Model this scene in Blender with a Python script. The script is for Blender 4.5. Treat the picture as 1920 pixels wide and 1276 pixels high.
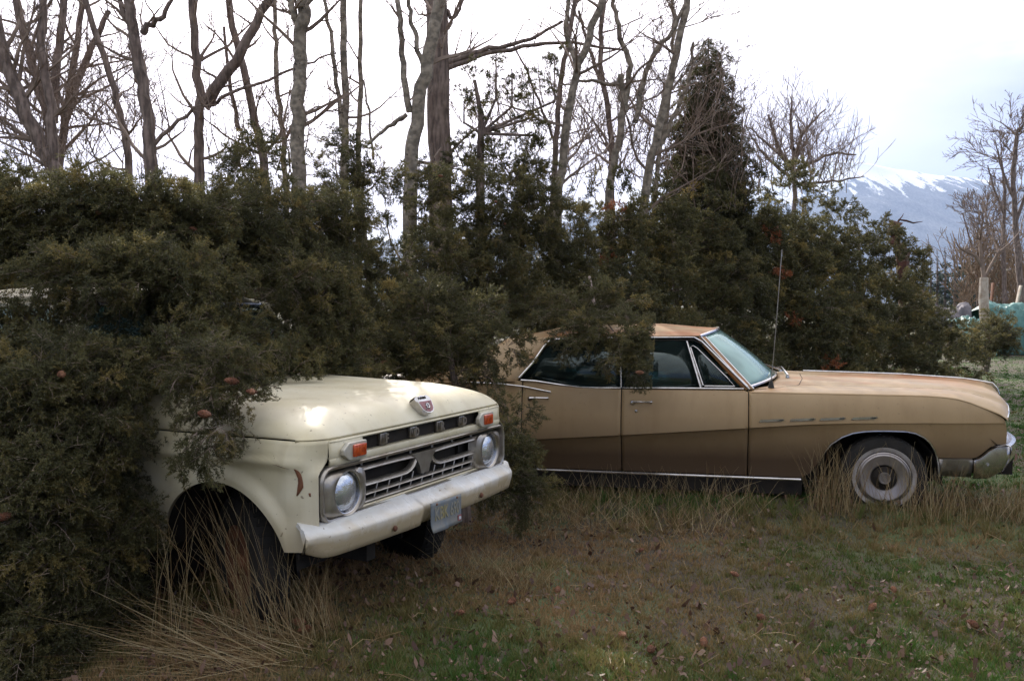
import bpy, math, random
import numpy as np
from mathutils import Vector, Matrix
for o in list(bpy.data.objects): bpy.data.objects.remove(o, do_unlink=True)
random.seed(7); RNG = np.random.default_rng(11)
R = math.radians
S = bpy.context.scene
COL = S.collection
# ------------------------------------------------------------ camera
cam = bpy.data.cameras.new('camera'); camo = bpy.data.objects.new('camera', cam); COL.objects.link(camo)
FPX = 1700.0; CH = 1.65; PITCH = math.atan(68/FPX)
cam.sensor_width = 36; cam.lens = 36*FPX/1920; cam.clip_end = 60000; cam.clip_start = .05
camo.location = (0, 0, CH); camo.rotation_euler = (math.pi/2-PITCH, 0, 0)
S.camera = camo
# ------------------------------------------------------------ light
SUN_AZ, SUN_EL = R(-12.0), R(30.0)          # azimuth from +Y towards +X
sd = Vector((math.sin(SUN_AZ)*math.cos(SUN_EL), math.cos(SUN_AZ)*math.cos(SUN_EL), math.sin(SUN_EL)))
sl = bpy.data.lights.new('sun', 'SUN'); sl.energy = 5.0; sl.angle = R(.6); sl.color = (1, .93, .82)
so = bpy.data.objects.new('sun', sl); COL.objects.link(so)
so.rotation_euler = (-sd).to_track_quat('-Z', 'Y').to_euler()
W = bpy.data.worlds.new('World'); S.world = W; W.use_nodes = True
nt = W.node_tree; N = nt.nodes; LK = nt.links; N.clear()
def wn(t, **k):
    n = N.new(t)
    for a, b in k.items(): setattr(n, a, b)
    return n
sky = wn('ShaderNodeTexSky'); sky.sky_type = 'NISHITA'; sky.sun_disc = False
sky.sun_elevation = SUN_EL; sky.sun_rotation = SUN_AZ
bgn = wn('ShaderNodeBackground'); bgn.inputs[1].default_value = .1
outw = wn('ShaderNodeOutputWorld')
tc = wn('ShaderNodeTexCoord')
mp = wn('ShaderNodeMapping'); mp.inputs['Scale'].default_value = (1.2, 1.2, 4.2)
nz = wn('ShaderNodeTexNoise'); nz.inputs['Scale'].default_value = 1.6; nz.inputs['Detail'].default_value = 6
nz.inputs['Roughness'].default_value = .55
LK.new(tc.outputs['Generated'], mp.inputs[0]); LK.new(mp.outputs[0], nz.inputs[0])
dot = wn('ShaderNodeVectorMath', operation='DOT_PRODUCT'); LK.new(tc.outputs['Generated'], dot.inputs[0]); dot.inputs[1].default_value = sd
glow = wn('ShaderNodeMapRange'); glow.inputs[1].default_value = .55; glow.inputs[2].default_value = 1.0
glow.inputs[3].default_value = 0; glow.inputs[4].default_value = 1; LK.new(dot.outputs['Value'], glow.inputs[0])
pw = wn('ShaderNodeMath', operation='POWER'); pw.inputs[1].default_value = 3.4; LK.new(glow.outputs[0], pw.inputs[0])
# cloud radiance (the background strength of 0.1 scales it too): dull blue near the horizon, bright above and towards the sun
sxyz = wn('ShaderNodeSeparateXYZ'); LK.new(tc.outputs['Generated'], sxyz.inputs[0])
el = wn('ShaderNodeMath', operation='MULTIPLY_ADD'); LK.new(nz.outputs[0], el.inputs[0]); el.inputs[1].default_value = .55; LK.new(sxyz.outputs[2], el.inputs[2])
cb = wn('ShaderNodeValToRGB'); e0, e1 = cb.color_ramp.elements
e0.position = .38; e0.color = (2.8, 3.4, 5.6, 1); e1.position = .60; e1.color = (11.5, 11.5, 11.8, 1)
e2 = cb.color_ramp.elements.new(.49); e2.color = (4.8, 5.4, 7.6, 1)
LK.new(el.outputs[0], cb.inputs[0])
back = wn('ShaderNodeMapRange'); back.inputs[1].default_value = -.5; back.inputs[2].default_value = .7; back.inputs[3].default_value = .62; back.inputs[4].default_value = 1.0; LK.new(dot.outputs['Value'], back.inputs[0])
cbm = wn('ShaderNodeVectorMath', operation='SCALE'); LK.new(cb.outputs[0], cbm.inputs[0]); LK.new(back.outputs[0], cbm.inputs[3])
gl = wn('ShaderNodeMix', data_type='RGBA', blend_type='MIX'); LK.new(pw.outputs[0], gl.inputs[0]); LK.new(cbm.outputs[0], gl.inputs[6]); gl.inputs[7].default_value = (38, 34, 34, 1)
cov = wn('ShaderNodeMapRange'); cov.inputs[1].default_value = .30; cov.inputs[2].default_value = .48; cov.inputs[3].default_value = .75; cov.inputs[4].default_value = 1
LK.new(nz.outputs[0], cov.inputs[0])
mx = wn('ShaderNodeMix', data_type='RGBA'); LK.new(cov.outputs[0], mx.inputs[0]); LK.new(sky.outputs[0], mx.inputs[6]); LK.new(gl.outputs[2], mx.inputs[7])
LK.new(mx.outputs[2], bgn.inputs[0]); LK.new(bgn.outputs[0], outw.inputs[0])
S.view_settings.view_transform = 'Standard'; S.view_settings.look = 'None'; S.view_settings.gamma = 1
S.view_settings.exposure = 0.5
S.render.engine = 'CYCLES'; S.cycles.max_bounces = 6; S.cycles.transparent_max_bounces = 12
S.cycles.diffuse_bounces = 3; S.cycles.glossy_bounces = 3; S.cycles.transmission_bounces = 4
S.cycles.caustics_reflective = False; S.cycles.caustics_refractive = False
# ------------------------------------------------------------ materials
def mat(name, col=(.5,.5,.5), rough=.6, metal=0., col2=None, scale=5., det=5., lo=.4, hi=.6, bump=0., bscale=40., spec=.5, coat=0., coords='Object', extra=None, attr=None, stretch=None):
    m = bpy.data.materials.new(name); m.use_nodes = True
    t = m.node_tree; n = t.nodes; l = t.links
    b = n['Principled BSDF']; b.inputs['Roughness'].default_value = rough; b.inputs['Metallic'].default_value = metal
    b.inputs['Specular IOR Level'].default_value = spec; b.inputs['Coat Weight'].default_value = coat
    b.inputs['Base Color'].default_value = (*col, 1)
    c = n.new('ShaderNodeTexCoord')
    last = None
    if col2 is not None:
        a = n.new('ShaderNodeTexNoise'); a.inputs['Scale'].default_value = scale; a.inputs['Detail'].default_value = det; a.inputs['Roughness'].default_value = .6
        l.new(c.outputs[coords], a.inputs[0])
        r = n.new('ShaderNodeValToRGB'); r.color_ramp.elements[0].position = lo; r.color_ramp.elements[1].position = hi
        r.color_ramp.elements[0].color = (*col, 1); r.color_ramp.elements[1].color = (*col2, 1)
        l.new(a.outputs[0], r.inputs[0]); last = r.outputs[0]
        l.new(last, b.inputs['Base Color'])
    if extra:
        for (ec, esc, elo, ehi, est) in extra:
            a = n.new('ShaderNodeTexNoise'); a.inputs['Scale'].default_value = esc; a.inputs['Detail'].default_value = est; a.inputs['Roughness'].default_value = .7
            l.new(c.outputs[coords], a.inputs[0])
            mr = n.new('ShaderNodeMapRange'); mr.inputs[1].default_value = elo; mr.inputs[2].default_value = ehi; l.new(a.outputs[0], mr.inputs[0])
            x = n.new('ShaderNodeMix'); x.data_type = 'RGBA'; l.new(mr.outputs[0], x.inputs[0])
            if last is not None: l.new(last, x.inputs[6])
            else: x.inputs[6].default_value = (*col, 1)
            x.inputs[7].default_value = (*ec, 1); last = x.outputs[2]; l.new(last, b.inputs['Base Color'])
    if bump:
        a = n.new('ShaderNodeTexNoise'); a.inputs['Scale'].default_value = bscale; a.inputs['Detail'].default_value = 4
        if stretch:
            ms = n.new('ShaderNodeMapping'); ms.inputs['Scale'].default_value = stretch; l.new(c.outputs[coords], ms.inputs[0]); l.new(ms.outputs[0], a.inputs[0])
            cr = n.new('ShaderNodeMapRange'); cr.inputs[1].default_value = .38; cr.inputs[2].default_value = .60; cr.inputs[3].default_value = .45; l.new(a.outputs[0], cr.inputs[0])
            sc_ = n.new('ShaderNodeVectorMath'); sc_.operation = 'SCALE'; l.new(last, sc_.inputs[0]); l.new(cr.outputs[0], sc_.inputs[3]); l.new(sc_.outputs[0], b.inputs['Base Color'])
        else: l.new(c.outputs[coords], a.inputs[0])
        bp = n.new('ShaderNodeBump'); bp.inputs['Strength'].default_value = bump; bp.inputs['Distance'].default_value = .01
        l.new(a.outputs[0], bp.inputs['Height']); l.new(bp.outputs[0], b.inputs['Normal'])
    return m
def leafmat(name, c1, c2, c3, trans=.35, rough=.55):
    """foliage: colour from the per-face 'tint' attribute, some light passes through"""
    m = bpy.data.materials.new(name); m.use_nodes = True; t = m.node_tree; n = t.nodes; l = t.links
    b = n['Principled BSDF']; b.inputs['Roughness'].default_value = rough; b.inputs['Specular IOR Level'].default_value = .35
    a = n.new('ShaderNodeAttribute'); a.attribute_name = 'tint'
    r = n.new('ShaderNodeValToRGB'); r.color_ramp.elements[0].color = (*c1, 1); r.color_ramp.elements[1].color = (*c3, 1)
    e = r.color_ramp.elements.new(.5); e.color = (*c2, 1); l.new(a.outputs['Fac'], r.inputs[0]); l.new(r.outputs[0], b.inputs['Base Color'])
    tr = n.new('ShaderNodeBsdfTranslucent'); l.new(r.outputs[0], tr.inputs[0])
    mxs = n.new('ShaderNodeMixShader'); mxs.inputs[0].default_value = trans
    l.new(b.outputs[0], mxs.inputs[1]); l.new(tr.outputs[0], mxs.inputs[2]); l.new(mxs.outputs[0], n['Material Output'].inputs[0])
    return m
def glassmat(name, tint, dark=0.0):
    m = bpy.data.materials.new(name); m.use_nodes = True; t = m.node_tree; n = t.nodes; l = t.links
    n.remove(n['Principled BSDF'])
    tr = n.new('ShaderNodeBsdfTransparent'); tr.inputs[0].default_value = (*tint, 1)
    g = n.new('ShaderNodeBsdfGlossy'); g.inputs['Roughness'].default_value = .06; g.inputs[0].default_value = (.85, 1, .97, 1)
    d = n.new('ShaderNodeBsdfDiffuse'); d.inputs[0].default_value = (.30, .48, .45, 1)
    c = n.new('ShaderNodeTexCoord'); nn = n.new('ShaderNodeTexNoise'); nn.inputs['Scale'].default_value = 3; l.new(c.outputs['Object'], nn.inputs[0])
    mr = n.new('ShaderNodeMapRange'); mr.inputs[1].default_value = .35; mr.inputs[2].default_value = .7; mr.inputs[3].default_value = dark*.5; mr.inputs[4].default_value = dark; l.new(nn.outputs[0], mr.inputs[0])
    m0 = n.new('ShaderNodeMixShader'); l.new(mr.outputs[0], m0.inputs[0]); l.new(tr.outputs[0], m0.inputs[1]); l.new(d.outputs[0], m0.inputs[2])
    f = n.new('ShaderNodeFresnel'); f.inputs[0].default_value = 1.55
    m1 = n.new('ShaderNodeMixShader'); l.new(f.outputs[0], m1.inputs[0]); l.new(m0.outputs[0], m1.inputs[1]); l.new(g.outputs[0], m1.inputs[2])
    l.new(m1.outputs[0], n['Material Output'].inputs[0])
    return m
def paint(name, col, col2, rust, zlo, zhi, rough=.45, rscale=3., speck=.6, rlo=.5, rhi=.66, low=None):
    """weathered car paint: tone variation, rust bloom on the upper panels (by height on the car), small chips"""
    m = mat(name, col, rough, 0, col2, 2.2, 6, .3, .7, bump=.08, bscale=9., coat=.0, spec=.5)
    t = m.node_tree; n = t.nodes; l = t.links; b = n['Principled BSDF']
    base = b.inputs['Base Color'].links[0].from_socket
    c = n.new('ShaderNodeTexCoord'); sx = n.new('ShaderNodeSeparateXYZ'); l.new(c.outputs['Object'], sx.inputs[0])
    zz = n.new('ShaderNodeMapRange'); zz.inputs[1].default_value = zlo; zz.inputs[2].default_value = zhi; l.new(sx.outputs[2], zz.inputs[0])
    mp_ = n.new('ShaderNodeMapping'); mp_.inputs['Scale'].default_value = (.5, 1.3, 1); l.new(c.outputs['Object'], mp_.inputs[0])
    a = n.new('ShaderNodeTexNoise'); a.inputs['Scale'].default_value = rscale; a.inputs['Detail'].default_value = 8; a.inputs['Roughness'].default_value = .62; l.new(mp_.outputs[0], a.inputs[0])
    mr = n.new('ShaderNodeMapRange'); mr.inputs[1].default_value = rlo; mr.inputs[2].default_value = rhi; l.new(a.outputs[0], mr.inputs[0])
    mu = n.new('ShaderNodeMath'); mu.operation = 'MULTIPLY'; l.new(zz.outputs[0], mu.inputs[0]); l.new(mr.outputs[0], mu.inputs[1])
    x = n.new('ShaderNodeMix'); x.data_type = 'RGBA'; l.new(mu.outputs[0], x.inputs[0]); l.new(base, x.inputs[6]); x.inputs[7].default_value = (*rust, 1)
    v = n.new('ShaderNodeTexNoise'); v.inputs['Scale'].default_value = 38; v.inputs['Detail'].default_value = 5; l.new(c.outputs['Object'], v.inputs[0])
    vr = n.new('ShaderNodeMapRange'); vr.inputs[1].default_value = .675; vr.inputs[2].default_value = .71; vr.inputs[4].default_value = speck; l.new(v.outputs[0], vr.inputs[0])
    y = n.new('ShaderNodeMix'); y.data_type = 'RGBA'; l.new(vr.outputs[0], y.inputs[0]); l.new(x.outputs[2], y.inputs[6]); y.inputs[7].default_value = (.07, .035, .02, 1)
    last = y.outputs[2]
    m3 = n.new('ShaderNodeMapping'); m3.inputs['Scale'].default_value = (8, 8, .9); l.new(c.outputs['Object'], m3.inputs[0])
    a3 = n.new('ShaderNodeTexNoise'); a3.inputs['Scale'].default_value = 1; a3.inputs['Detail'].default_value = 5; l.new(m3.outputs[0], a3.inputs[0])
    r3 = n.new('ShaderNodeMapRange'); r3.inputs[1].default_value = .50; r3.inputs[2].default_value = .75; r3.inputs[4].default_value = .30; l.new(a3.outputs[0], r3.inputs[0])
    w3 = n.new('ShaderNodeMix'); w3.data_type = 'RGBA'; l.new(r3.outputs[0], w3.inputs[0]); l.new(last, w3.inputs[6]); w3.inputs[7].default_value = (col[0]*.55, col[1]*.45, col[2]*.33, 1); last = w3.outputs[2]
    rr_ = n.new('ShaderNodeMapRange'); rr_.inputs[3].default_value = rough-.08; rr_.inputs[4].default_value = rough+.22; l.new(a.outputs[0], rr_.inputs[0]); l.new(rr_.outputs[0], b.inputs['Roughness'])
    if low:   # tint towards the bottom: truck grime, sedan flank shade, bumper sky contrast
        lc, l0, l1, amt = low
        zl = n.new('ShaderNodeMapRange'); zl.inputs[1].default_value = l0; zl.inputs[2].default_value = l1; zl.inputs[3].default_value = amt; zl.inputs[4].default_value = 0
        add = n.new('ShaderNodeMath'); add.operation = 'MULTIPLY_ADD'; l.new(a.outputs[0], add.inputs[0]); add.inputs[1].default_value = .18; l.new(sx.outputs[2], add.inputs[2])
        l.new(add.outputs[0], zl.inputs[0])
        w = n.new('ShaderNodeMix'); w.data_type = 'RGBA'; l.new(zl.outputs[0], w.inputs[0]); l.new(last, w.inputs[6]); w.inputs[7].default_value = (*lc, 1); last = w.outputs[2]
    l.new(last, b.inputs['Base Color'])
    return m
MT = {}
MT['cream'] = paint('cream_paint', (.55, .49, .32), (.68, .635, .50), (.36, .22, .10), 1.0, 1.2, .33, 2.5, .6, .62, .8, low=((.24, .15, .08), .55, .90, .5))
MT['tan'] = paint('tan_paint', (.36, .242, .122), (.43, .30, .16), (.33, .13, .04), .93, 1.02, .40, 2.4, .25, .45, .60, low=((.065, .038, .022), .48, .84, .92))  # brown below the crease is the flank's shade put into the colour
MT['brown'] = mat('brown_flank_shade', (.13, .085, .05), .45, 0, (.17, .11, .065), 3, 6, bump=.05)  # darker copy of the sedan colour with the flank's shade painted in
MT['white2'] = paint('white_bumper_paint', (.66, .67, .68), (.58, .58, .56), (.3, .15, .07), 9, 10, .2, 3, .7, .62, .8, low=((.44, .345, .20), .70, .765, .85))  # dirty cream face; the whiter top paints in the sky's reflection
MT['chrome'] = mat('aged_chrome', (.62, .60, .60), .2, 1., (.40, .37, .34), 14, 6, .45, .75)
MT['alu'] = mat('dull_aluminium', (.42, .39, .35), .34, .85, (.27, .23, .19), 9, 6, .4, .7, bump=.05)
MT['signal'] = mat('dull_grey_casting', (.52, .50, .44), .4, .2, (.42, .39, .32), 14)
MT['white'] = mat('white_bumper_paint', (.50, .46, .35), .2, 0, (.46, .40, .27), 4, 6, .45, .7, coat=.9, extra=[((.22, .10, .05), 22, .66, .72, 4)], bump=.05)
MT['black'] = mat('black_rubber', (.012, .012, .012), .8, 0, (.03, .026, .022), 12)
MT['tyre'] = mat('dusty_tyre_rubber', (.012, .011, .010), .85, 0, (.026, .022, .018), 9, 6, .4, .7, bump=.3, bscale=60)
MT['void'] = mat('grimy_underbody', (.012, .010, .009), .95, 0, (.022, .017, .013), 6)
MT['whitewall'] = mat('dirty_whitewall', (.42, .39, .37), .8, 0, (.25, .22, .2), 8)
MT['hub'] = mat('painted_hubcap', (.42, .38, .37), .32, .75, (.30, .27, .25), 7, 6, .4, .7)
MT['rustmetal'] = mat('rusty_iron', (.11, .045, .025), .8, .1, (.2, .08, .04), 14, 6, bump=.3)
MT['seat'] = mat('seat_vinyl', (.03, .05, .05), .6, 0, (.05, .07, .07), 5)
MT['glass'] = glassmat('tinted_side_glass', (.14, .20, .23), .04)
MT['wshield'] = glassmat('green_windshield_glass', (.42, .60, .56), .30)
MT['wshield2'] = glassmat('sky_sheen_windshield', (.42, .60, .56), .75)  # strong pale diffuse mix, painted in for the sky's reflection
MT['amber'] = mat('amber_lens', (.62, .10, .02), .15, 0, (.35, .05, .015), 30, 3, coat=.6)
MT['lens'] = mat('sealed_beam_lens', (.50, .54, .60), .12, .75, (.75, .78, .82), 8, 3, .4, .6, bump=.25, bscale=45)
MT['platebg'] = mat('faded_plate_blue', (.13, .155, .18), .6, .0, (.20, .20, .19), 16, 5, .4, .65)
MT['plateltr'] = mat('faded_plate_letters', (.30, .26, .12), .6, 0, (.24, .24, .22), 14)
MT['red'] = mat('faded_red_enamel', (.22, .055, .07), .35, 0, (.30, .12, .12), 20)
MT['bark_dark'] = mat('dark_bark', (.17, .125, .11), .9, 0, (.30, .235, .205), 7, 8, .35, .65, bump=1., bscale=26, stretch=(1, 1, .16))
MT['bark_pale'] = mat('pale_bark', (.36, .31, .25), .85, 0, (.20, .165, .13), 5, 8, .42, .7, bump=.7, bscale=18, stretch=(.8, .8, 1.0), extra=[((.05, .04, .035), 9, .62, .68, 4)])
MT['twig'] = mat('grey_brown_twigs', (.17, .125, .10), .9, 0, (.28, .215, .175), 3)
MT['deadwood'] = mat('bleached_dead_wood', (.52, .46, .39), .85, 0, (.30, .23, .17), 4, 8, .42, .66, bump=.6, bscale=12)
MT['rottenwood'] = mat('dark_rotten_wood', (.045, .022, .017), .9, 0, (.09, .035, .025), 6, 6, bump=.8, bscale=14)
MT['needle'] = leafmat('spruce_needles', (.058, .060, .029), (.116, .112, .047), (.30, .225, .075), .45)
MT['needle_far'] = leafmat('far_conifer_needles', (.020, .034, .026), (.035, .055, .034), (.06, .08, .04), .2)
MT['deadneedle'] = leafmat('dead_orange_needles', (.24, .07, .03), (.34, .12, .05), (.4, .17, .07), .3)
MT['grass'] = leafmat('mixed_winter_grass', (.31, .20, .10), (.165, .145, .05), (.055, .125, .022), .35)
MT['straw'] = leafmat('dry_straw', (.20, .115, .055), (.38, .28, .14), (.52, .43, .26), .3)
MT['litter'] = leafmat('dead_leaves', (.07, .035, .024), (.17, .10, .068), (.36, .26, .19), .15)
MT['cone'] = mat('spruce_cone_scales', (.22, .085, .045), .7, 0, (.12, .05, .025), 60, 3, bump=1., bscale=140)
MT['cone2'] = mat('weathered_cone_scales', (.34, .16, .085), .7, 0, (.2, .09, .05), 60, 3, bump=1., bscale=140)
MT['tarp'] = mat('teal_tarpaulin', (.045, .145, .135), .5, 0, (.10, .24, .22), 2.5, 8, bump=.6, bscale=6)
MT['greycloth'] = mat('grey_canvas', (.15, .135, .15), .8, 0, (.12, .11, .13), 2, 6, bump=.6, bscale=5)
MT['blue'] = mat('blue_plastic', (.05, .16, .42), .5, 0, (.07, .2, .48), 4)
MT['offwhite'] = mat('white_plastic', (.6, .66, .72), .5, 0, (.5, .56, .62), 4)
# ------------------------------------------------------------ mesh tools
class MB:
    def __init__(s): s.v = []; s.f = []; s.mi = []
    def add(s, vs, fs, mi=0):
        k = len(s.v); s.v += [tuple(map(float, p)) for p in vs]; s.f += [tuple(i+k for i in f) for f in fs]; s.mi += [mi]*len(fs)
    def grid(s, P, mi=0, flip=False, closeu=False):
        n = len(P); m = len(P[0]); vs = [p for r in P for p in r]; fs = []
        for i in range(n if closeu else n-1):
            for j in range(m-1):
                a = i*m+j; b = ((i+1) % n)*m+j; q = (a, a+1, b+1, b)
                fs.append(q[::-1] if flip else q)
        s.add(vs, fs, mi)
    def box(s, c, d, rot=None, mi=0, bev=0.):
        c = Vector(c); h = Vector(d)/2
        if bev <= 0:
            vs = [Vector((sx*h.x, sy*h.y, sz*h.z)) for sx in (-1, 1) for sy in (-1, 1) for sz in (-1, 1)]
            fs = [(0, 1, 3, 2), (4, 6, 7, 5), (0, 4, 5, 1), (2, 3, 7, 6), (0, 2, 6, 4), (1, 5, 7, 3)]
        else:
            import bmesh
            bm = bmesh.new(); bmesh.ops.create_cube(bm, size=1)
            for v in bm.verts: v.co = Vector((v.co.x*d[0], v.co.y*d[1], v.co.z*d[2]))
            bmesh.ops.bevel(bm, geom=bm.edges[:], offset=bev, segments=2, affect='EDGES', profile=.5)
            bm.verts.index_update(); vs = [v.co.copy() for v in bm.verts]; fs = [tuple(v.index for v in f.verts) for f in bm.faces]; bm.free()
        if rot is not None: vs = [rot @ v for v in vs]
        s.add([v+c for v in vs], fs, mi)
    def tube(s, pts, r, n=6, mi=0, cap=True, sq=1.):
        pts = [Vector(p) for p in pts]; k = len(pts)
        if not hasattr(r, '__len__'): r = [r]*k
        rings = []; up = None
        for i in range(k):
            t = (pts[min(i+1, k-1)]-pts[max(i-1, 0)])
            if t.length < 1e-9: t = Vector((0, 0, 1))
            t.normalize()
            if up is None: up = t.orthogonal().normalized()
            up = (up-t*up.dot(t))
            if up.length < 1e-6: up = t.orthogonal()
            up.normalize(); b = t.cross(up)
            rings.append([pts[i]+(up*math.cos(2*math.pi*j/n)+b*math.sin(2*math.pi*j/n)*sq)*r[i] for j in range(n)])
        vs = [p for q in rings for p in q]; fs = []
        for i in range(k-1):
            for j in range(n): fs.append((i*n+j, i*n+(j+1) % n, (i+1)*n+(j+1) % n, (i+1)*n+j))
        if cap: fs += [tuple(range(n))[::-1], tuple((k-1)*n+j for j in range(n))]
        s.add(vs, fs, mi)
    def lathe(s, prof, M, n=40, mi=0):
        """prof: (radius, height along local Z) list; M: matrix"""
        P = [[M @ Vector((r*math.cos(2*math.pi*i/n), r*math.sin(2*math.pi*i/n), h)) for (r, h) in prof] for i in range(n)]
        s.grid(P, mi, closeu=True)
    def prism(s, poly, M, d, mi=0):
        """poly in local XY, extruded by d along local Z, transformed by M"""
        n = len(poly); vs = [M @ Vector((x, y, 0)) for x, y in poly]+[M @ Vector((x, y, d)) for x, y in poly]
        fs = [tuple(range(n))[::-1], tuple(range(n, 2*n))]+[(i, (i+1) % n, n+(i+1) % n, n+i) for i in range(n)]
        s.add(vs, fs, mi)
    def build(s, name, mats, parent=None, smooth=True, ang=35, solid=0.):
        me = bpy.data.meshes.new(name); me.from_pydata(s.v, [], s.f)
        for m in (mats if isinstance(mats, (list, tuple)) else [mats]): me.materials.append(m)
        if any(s.mi): me.polygons.foreach_set('material_index', s.mi)
        me.update()
        if smooth:
            me.polygons.foreach_set('use_smooth', [True]*len(me.polygons)); me.set_sharp_from_angle(angle=R(ang))
        o = bpy.data.objects.new(name, me); COL.objects.link(o)
        if parent: o.parent = parent
        if solid:
            md = o.modifiers.new('thickness', 'SOLIDIFY'); md.thickness = solid; md.offset = 0
        return o
def bulk(name, V, nper, mats, parent=None, tint=None, smooth=False):
    """V: (n, nper, 3) array of separate polygons -> one mesh"""
    n = len(V); me = bpy.data.meshes.new(name)
    me.vertices.add(n*nper); me.vertices.foreach_set('co', np.ascontiguousarray(V, dtype=np.float32).ravel())
    me.loops.add(n*nper); me.loops.foreach_set('vertex_index', np.arange(n*nper, dtype=np.int32))
    me.polygons.add(n); me.polygons.foreach_set('loop_start', np.arange(0, n*nper, nper, dtype=np.int32))
    me.polygons.foreach_set('loop_total', np.full(n, nper, dtype=np.int32))
    me.update(calc_edges=True)
    if tint is not None:
        at = me.attributes.new('tint', 'FLOAT', 'FACE'); at.data.foreach_set('value', np.clip(tint, 0, 1).astype(np.float32))
    for m in (mats if isinstance(mats, (list, tuple)) else [mats]): me.materials.append(m)
    o = bpy.data.objects.new(name, me); COL.objects.link(o)
    if parent: o.parent = parent
    return o
def tag(o, label=None, cat=None, group=None, kind=None):
    if label: o['label'] = label
    if cat: o['category'] = cat
    if group: o['group'] = group
    if kind: o['kind'] = kind
    return o
def empty(name, loc=(0, 0, 0), rz=0):
    o = bpy.data.objects.new(name, None); COL.objects.link(o); o.location = loc; o.rotation_euler = (0, 0, rz); o.empty_display_size = .2
    return o
def text_mesh(name, s, size, M, m, parent, ext=.002, bold=0.):
    cu = bpy.data.curves.new(name, 'FONT'); cu.body = s; cu.size = size; cu.extrude = ext; cu.offset = bold; cu.align_x = 'CENTER'; cu.align_y = 'CENTER'; cu.resolution_u = 3
    t = bpy.data.objects.new(name, cu); COL.objects.link(t)
    dg = bpy.context.evaluated_depsgraph_get(); dg.update()
    me = bpy.data.meshes.new_from_object(t.evaluated_get(dg)); bpy.data.objects.remove(t, do_unlink=True)
    me.transform(M); me.materials.clear(); me.materials.append(m)
    o = bpy.data.objects.new(name, me); COL.objects.link(o); o.parent = parent
    return o
def interp(x, pts):
    return float(np.interp(x, [p[0] for p in pts], [p[1] for p in pts]))
def sstep(a, b, x):
    t = min(1, max(0, (x-a)/(b-a))); return t*t*(3-2*t)
def ground_z(x, y):
    x = np.asarray(x, float); y = np.asarray(y, float)
    r = np.exp(-(np.hypot(x, y-6)/40)**2)
    bump = .20*np.exp(-((x+1.15)/1.4)**2-((y-4.5)/1.6)**2)
    bump = bump+.085*np.exp(-((y-(7.02-.213*(x-2.88)))/.5)**2)/(1+np.exp(-(x+.2)*3))/(1+np.exp((x-4.6)*3))
    return bump+r*(.018*np.sin(1.3*x+.7*y)+.014*np.sin(2.9*x-1.7*y+1)+.010*np.sin(5.3*x+4.1*y+2)+.006*np.sin(11*x-7*y))-.02
def at(px, py, Y):
    """the world point at forward distance Y seen at photo pixel (px, py)"""
    vx, vz = (px-960)/FPX, -(py-638)/FPX
    c, s = math.cos(PITCH), math.sin(PITCH)
    d = Vector((vx, c+vz*s, -s+vz*c)); return Vector((0, 0, CH))+d*(Y/d.y)
# ------------------------------------------------------------ setting: ground, mountain
def axis_steps(lo, hi, fine_lo, fine_hi, st):
    a = list(np.arange(fine_lo, fine_hi+1e-6, st)); s = st; v = fine_hi
    while v < hi: s *= 1.35; v += s; a.append(v)
    s = st; v = fine_lo
    while v > lo: s *= 1.35; v -= s; a.insert(0, v)
    return np.array(a)
xs = axis_steps(-9000, 9000, -6, 10, .10); ys = axis_steps(-2000, 14000, 2, 18, .10)
X, Y = np.meshgrid(xs, ys, indexing='ij'); Z = ground_z(X, Y)
g = MB(); V = np.stack([X, Y, Z], -1); nx, ny = X.shape
me = bpy.data.meshes.new('ground'); idx = np.arange(nx*ny).reshape(nx, ny)
fa = np.stack([idx[:-1, :-1], idx[1:, :-1], idx[1:, 1:], idx[:-1, 1:]], -1).reshape(-1, 4)
me.from_pydata(V.reshape(-1, 3).tolist(), [], fa.tolist()); me.polygons.foreach_set('use_smooth', [True]*len(me.polygons))
gm = mat('soil_and_turf', (.035, .026, .018), .95, 0, (.075, .058, .032), 1.8, 9, .35, .65, bump=1., bscale=30, extra=[((.06, .085, .025), .35, .47, .58, 8), ((.05, .03, .02), 6, .55, .65, 5)])
me.materials.append(gm); ground = bpy.data.objects.new('ground', me); COL.objects.link(ground); tag(ground, kind='structure')

def fbm(x, y, oct=6, seed=0):
    r = np.random.default_rng(seed); out = 0; a = 1.; f = 1.
    for i in range(oct):
        for k in range(3):
            th = r.uniform(0, 6.28); ph = r.uniform(0, 6.28)
            out = out+a/3*np.sin(f*(x*math.cos(th)+y*math.sin(th))+ph+1.3*np.sin(f*.7*(x*math.sin(th)-y*math.cos(th))+ph*2))
        a *= .5; f *= 2.03
    return out
MD = 7000.
ridge = [(-6000, 300), (-1500, 520), (0, 700), (900, 900), (1500, 960), (1850, 985), (2250, 1080), (2480, 1125), (2720, 1112), (3050, 1060), (3280, 1010), (3600, 985), (3900, 940), (4500, 860), (6500, 600), (9000, 300)]
ux = np.linspace(-3500, 7500, 420); vy = np.linspace(0, 1, 130)
U, Vv = np.meshgrid(ux, vy, indexing='ij')
rz_ = np.interp(U, [p[0] for p in ridge], [p[1] for p in ridge])
YY = MD-2600+Vv*5200
prof = np.where(Vv < .5, (Vv/.5), (1-Vv)/.5)
gul = fbm(U/420, YY/900, 6, 3)
rid = 1-np.abs(fbm(U/260+YY/900, YY/1500, 5, 5))
ZZ = rz_*(1+.025*fbm(U/330, U*0+3, 5, 44))*prof**1.15+(gul*55+rid*60)*np.sin(np.pi*np.clip(prof, 0, 1))**.8*1.2+gul*7
me = bpy.data.meshes.new('snowy_mountain'); nx, ny = U.shape; idx = np.arange(nx*ny).reshape(nx, ny)
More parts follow.
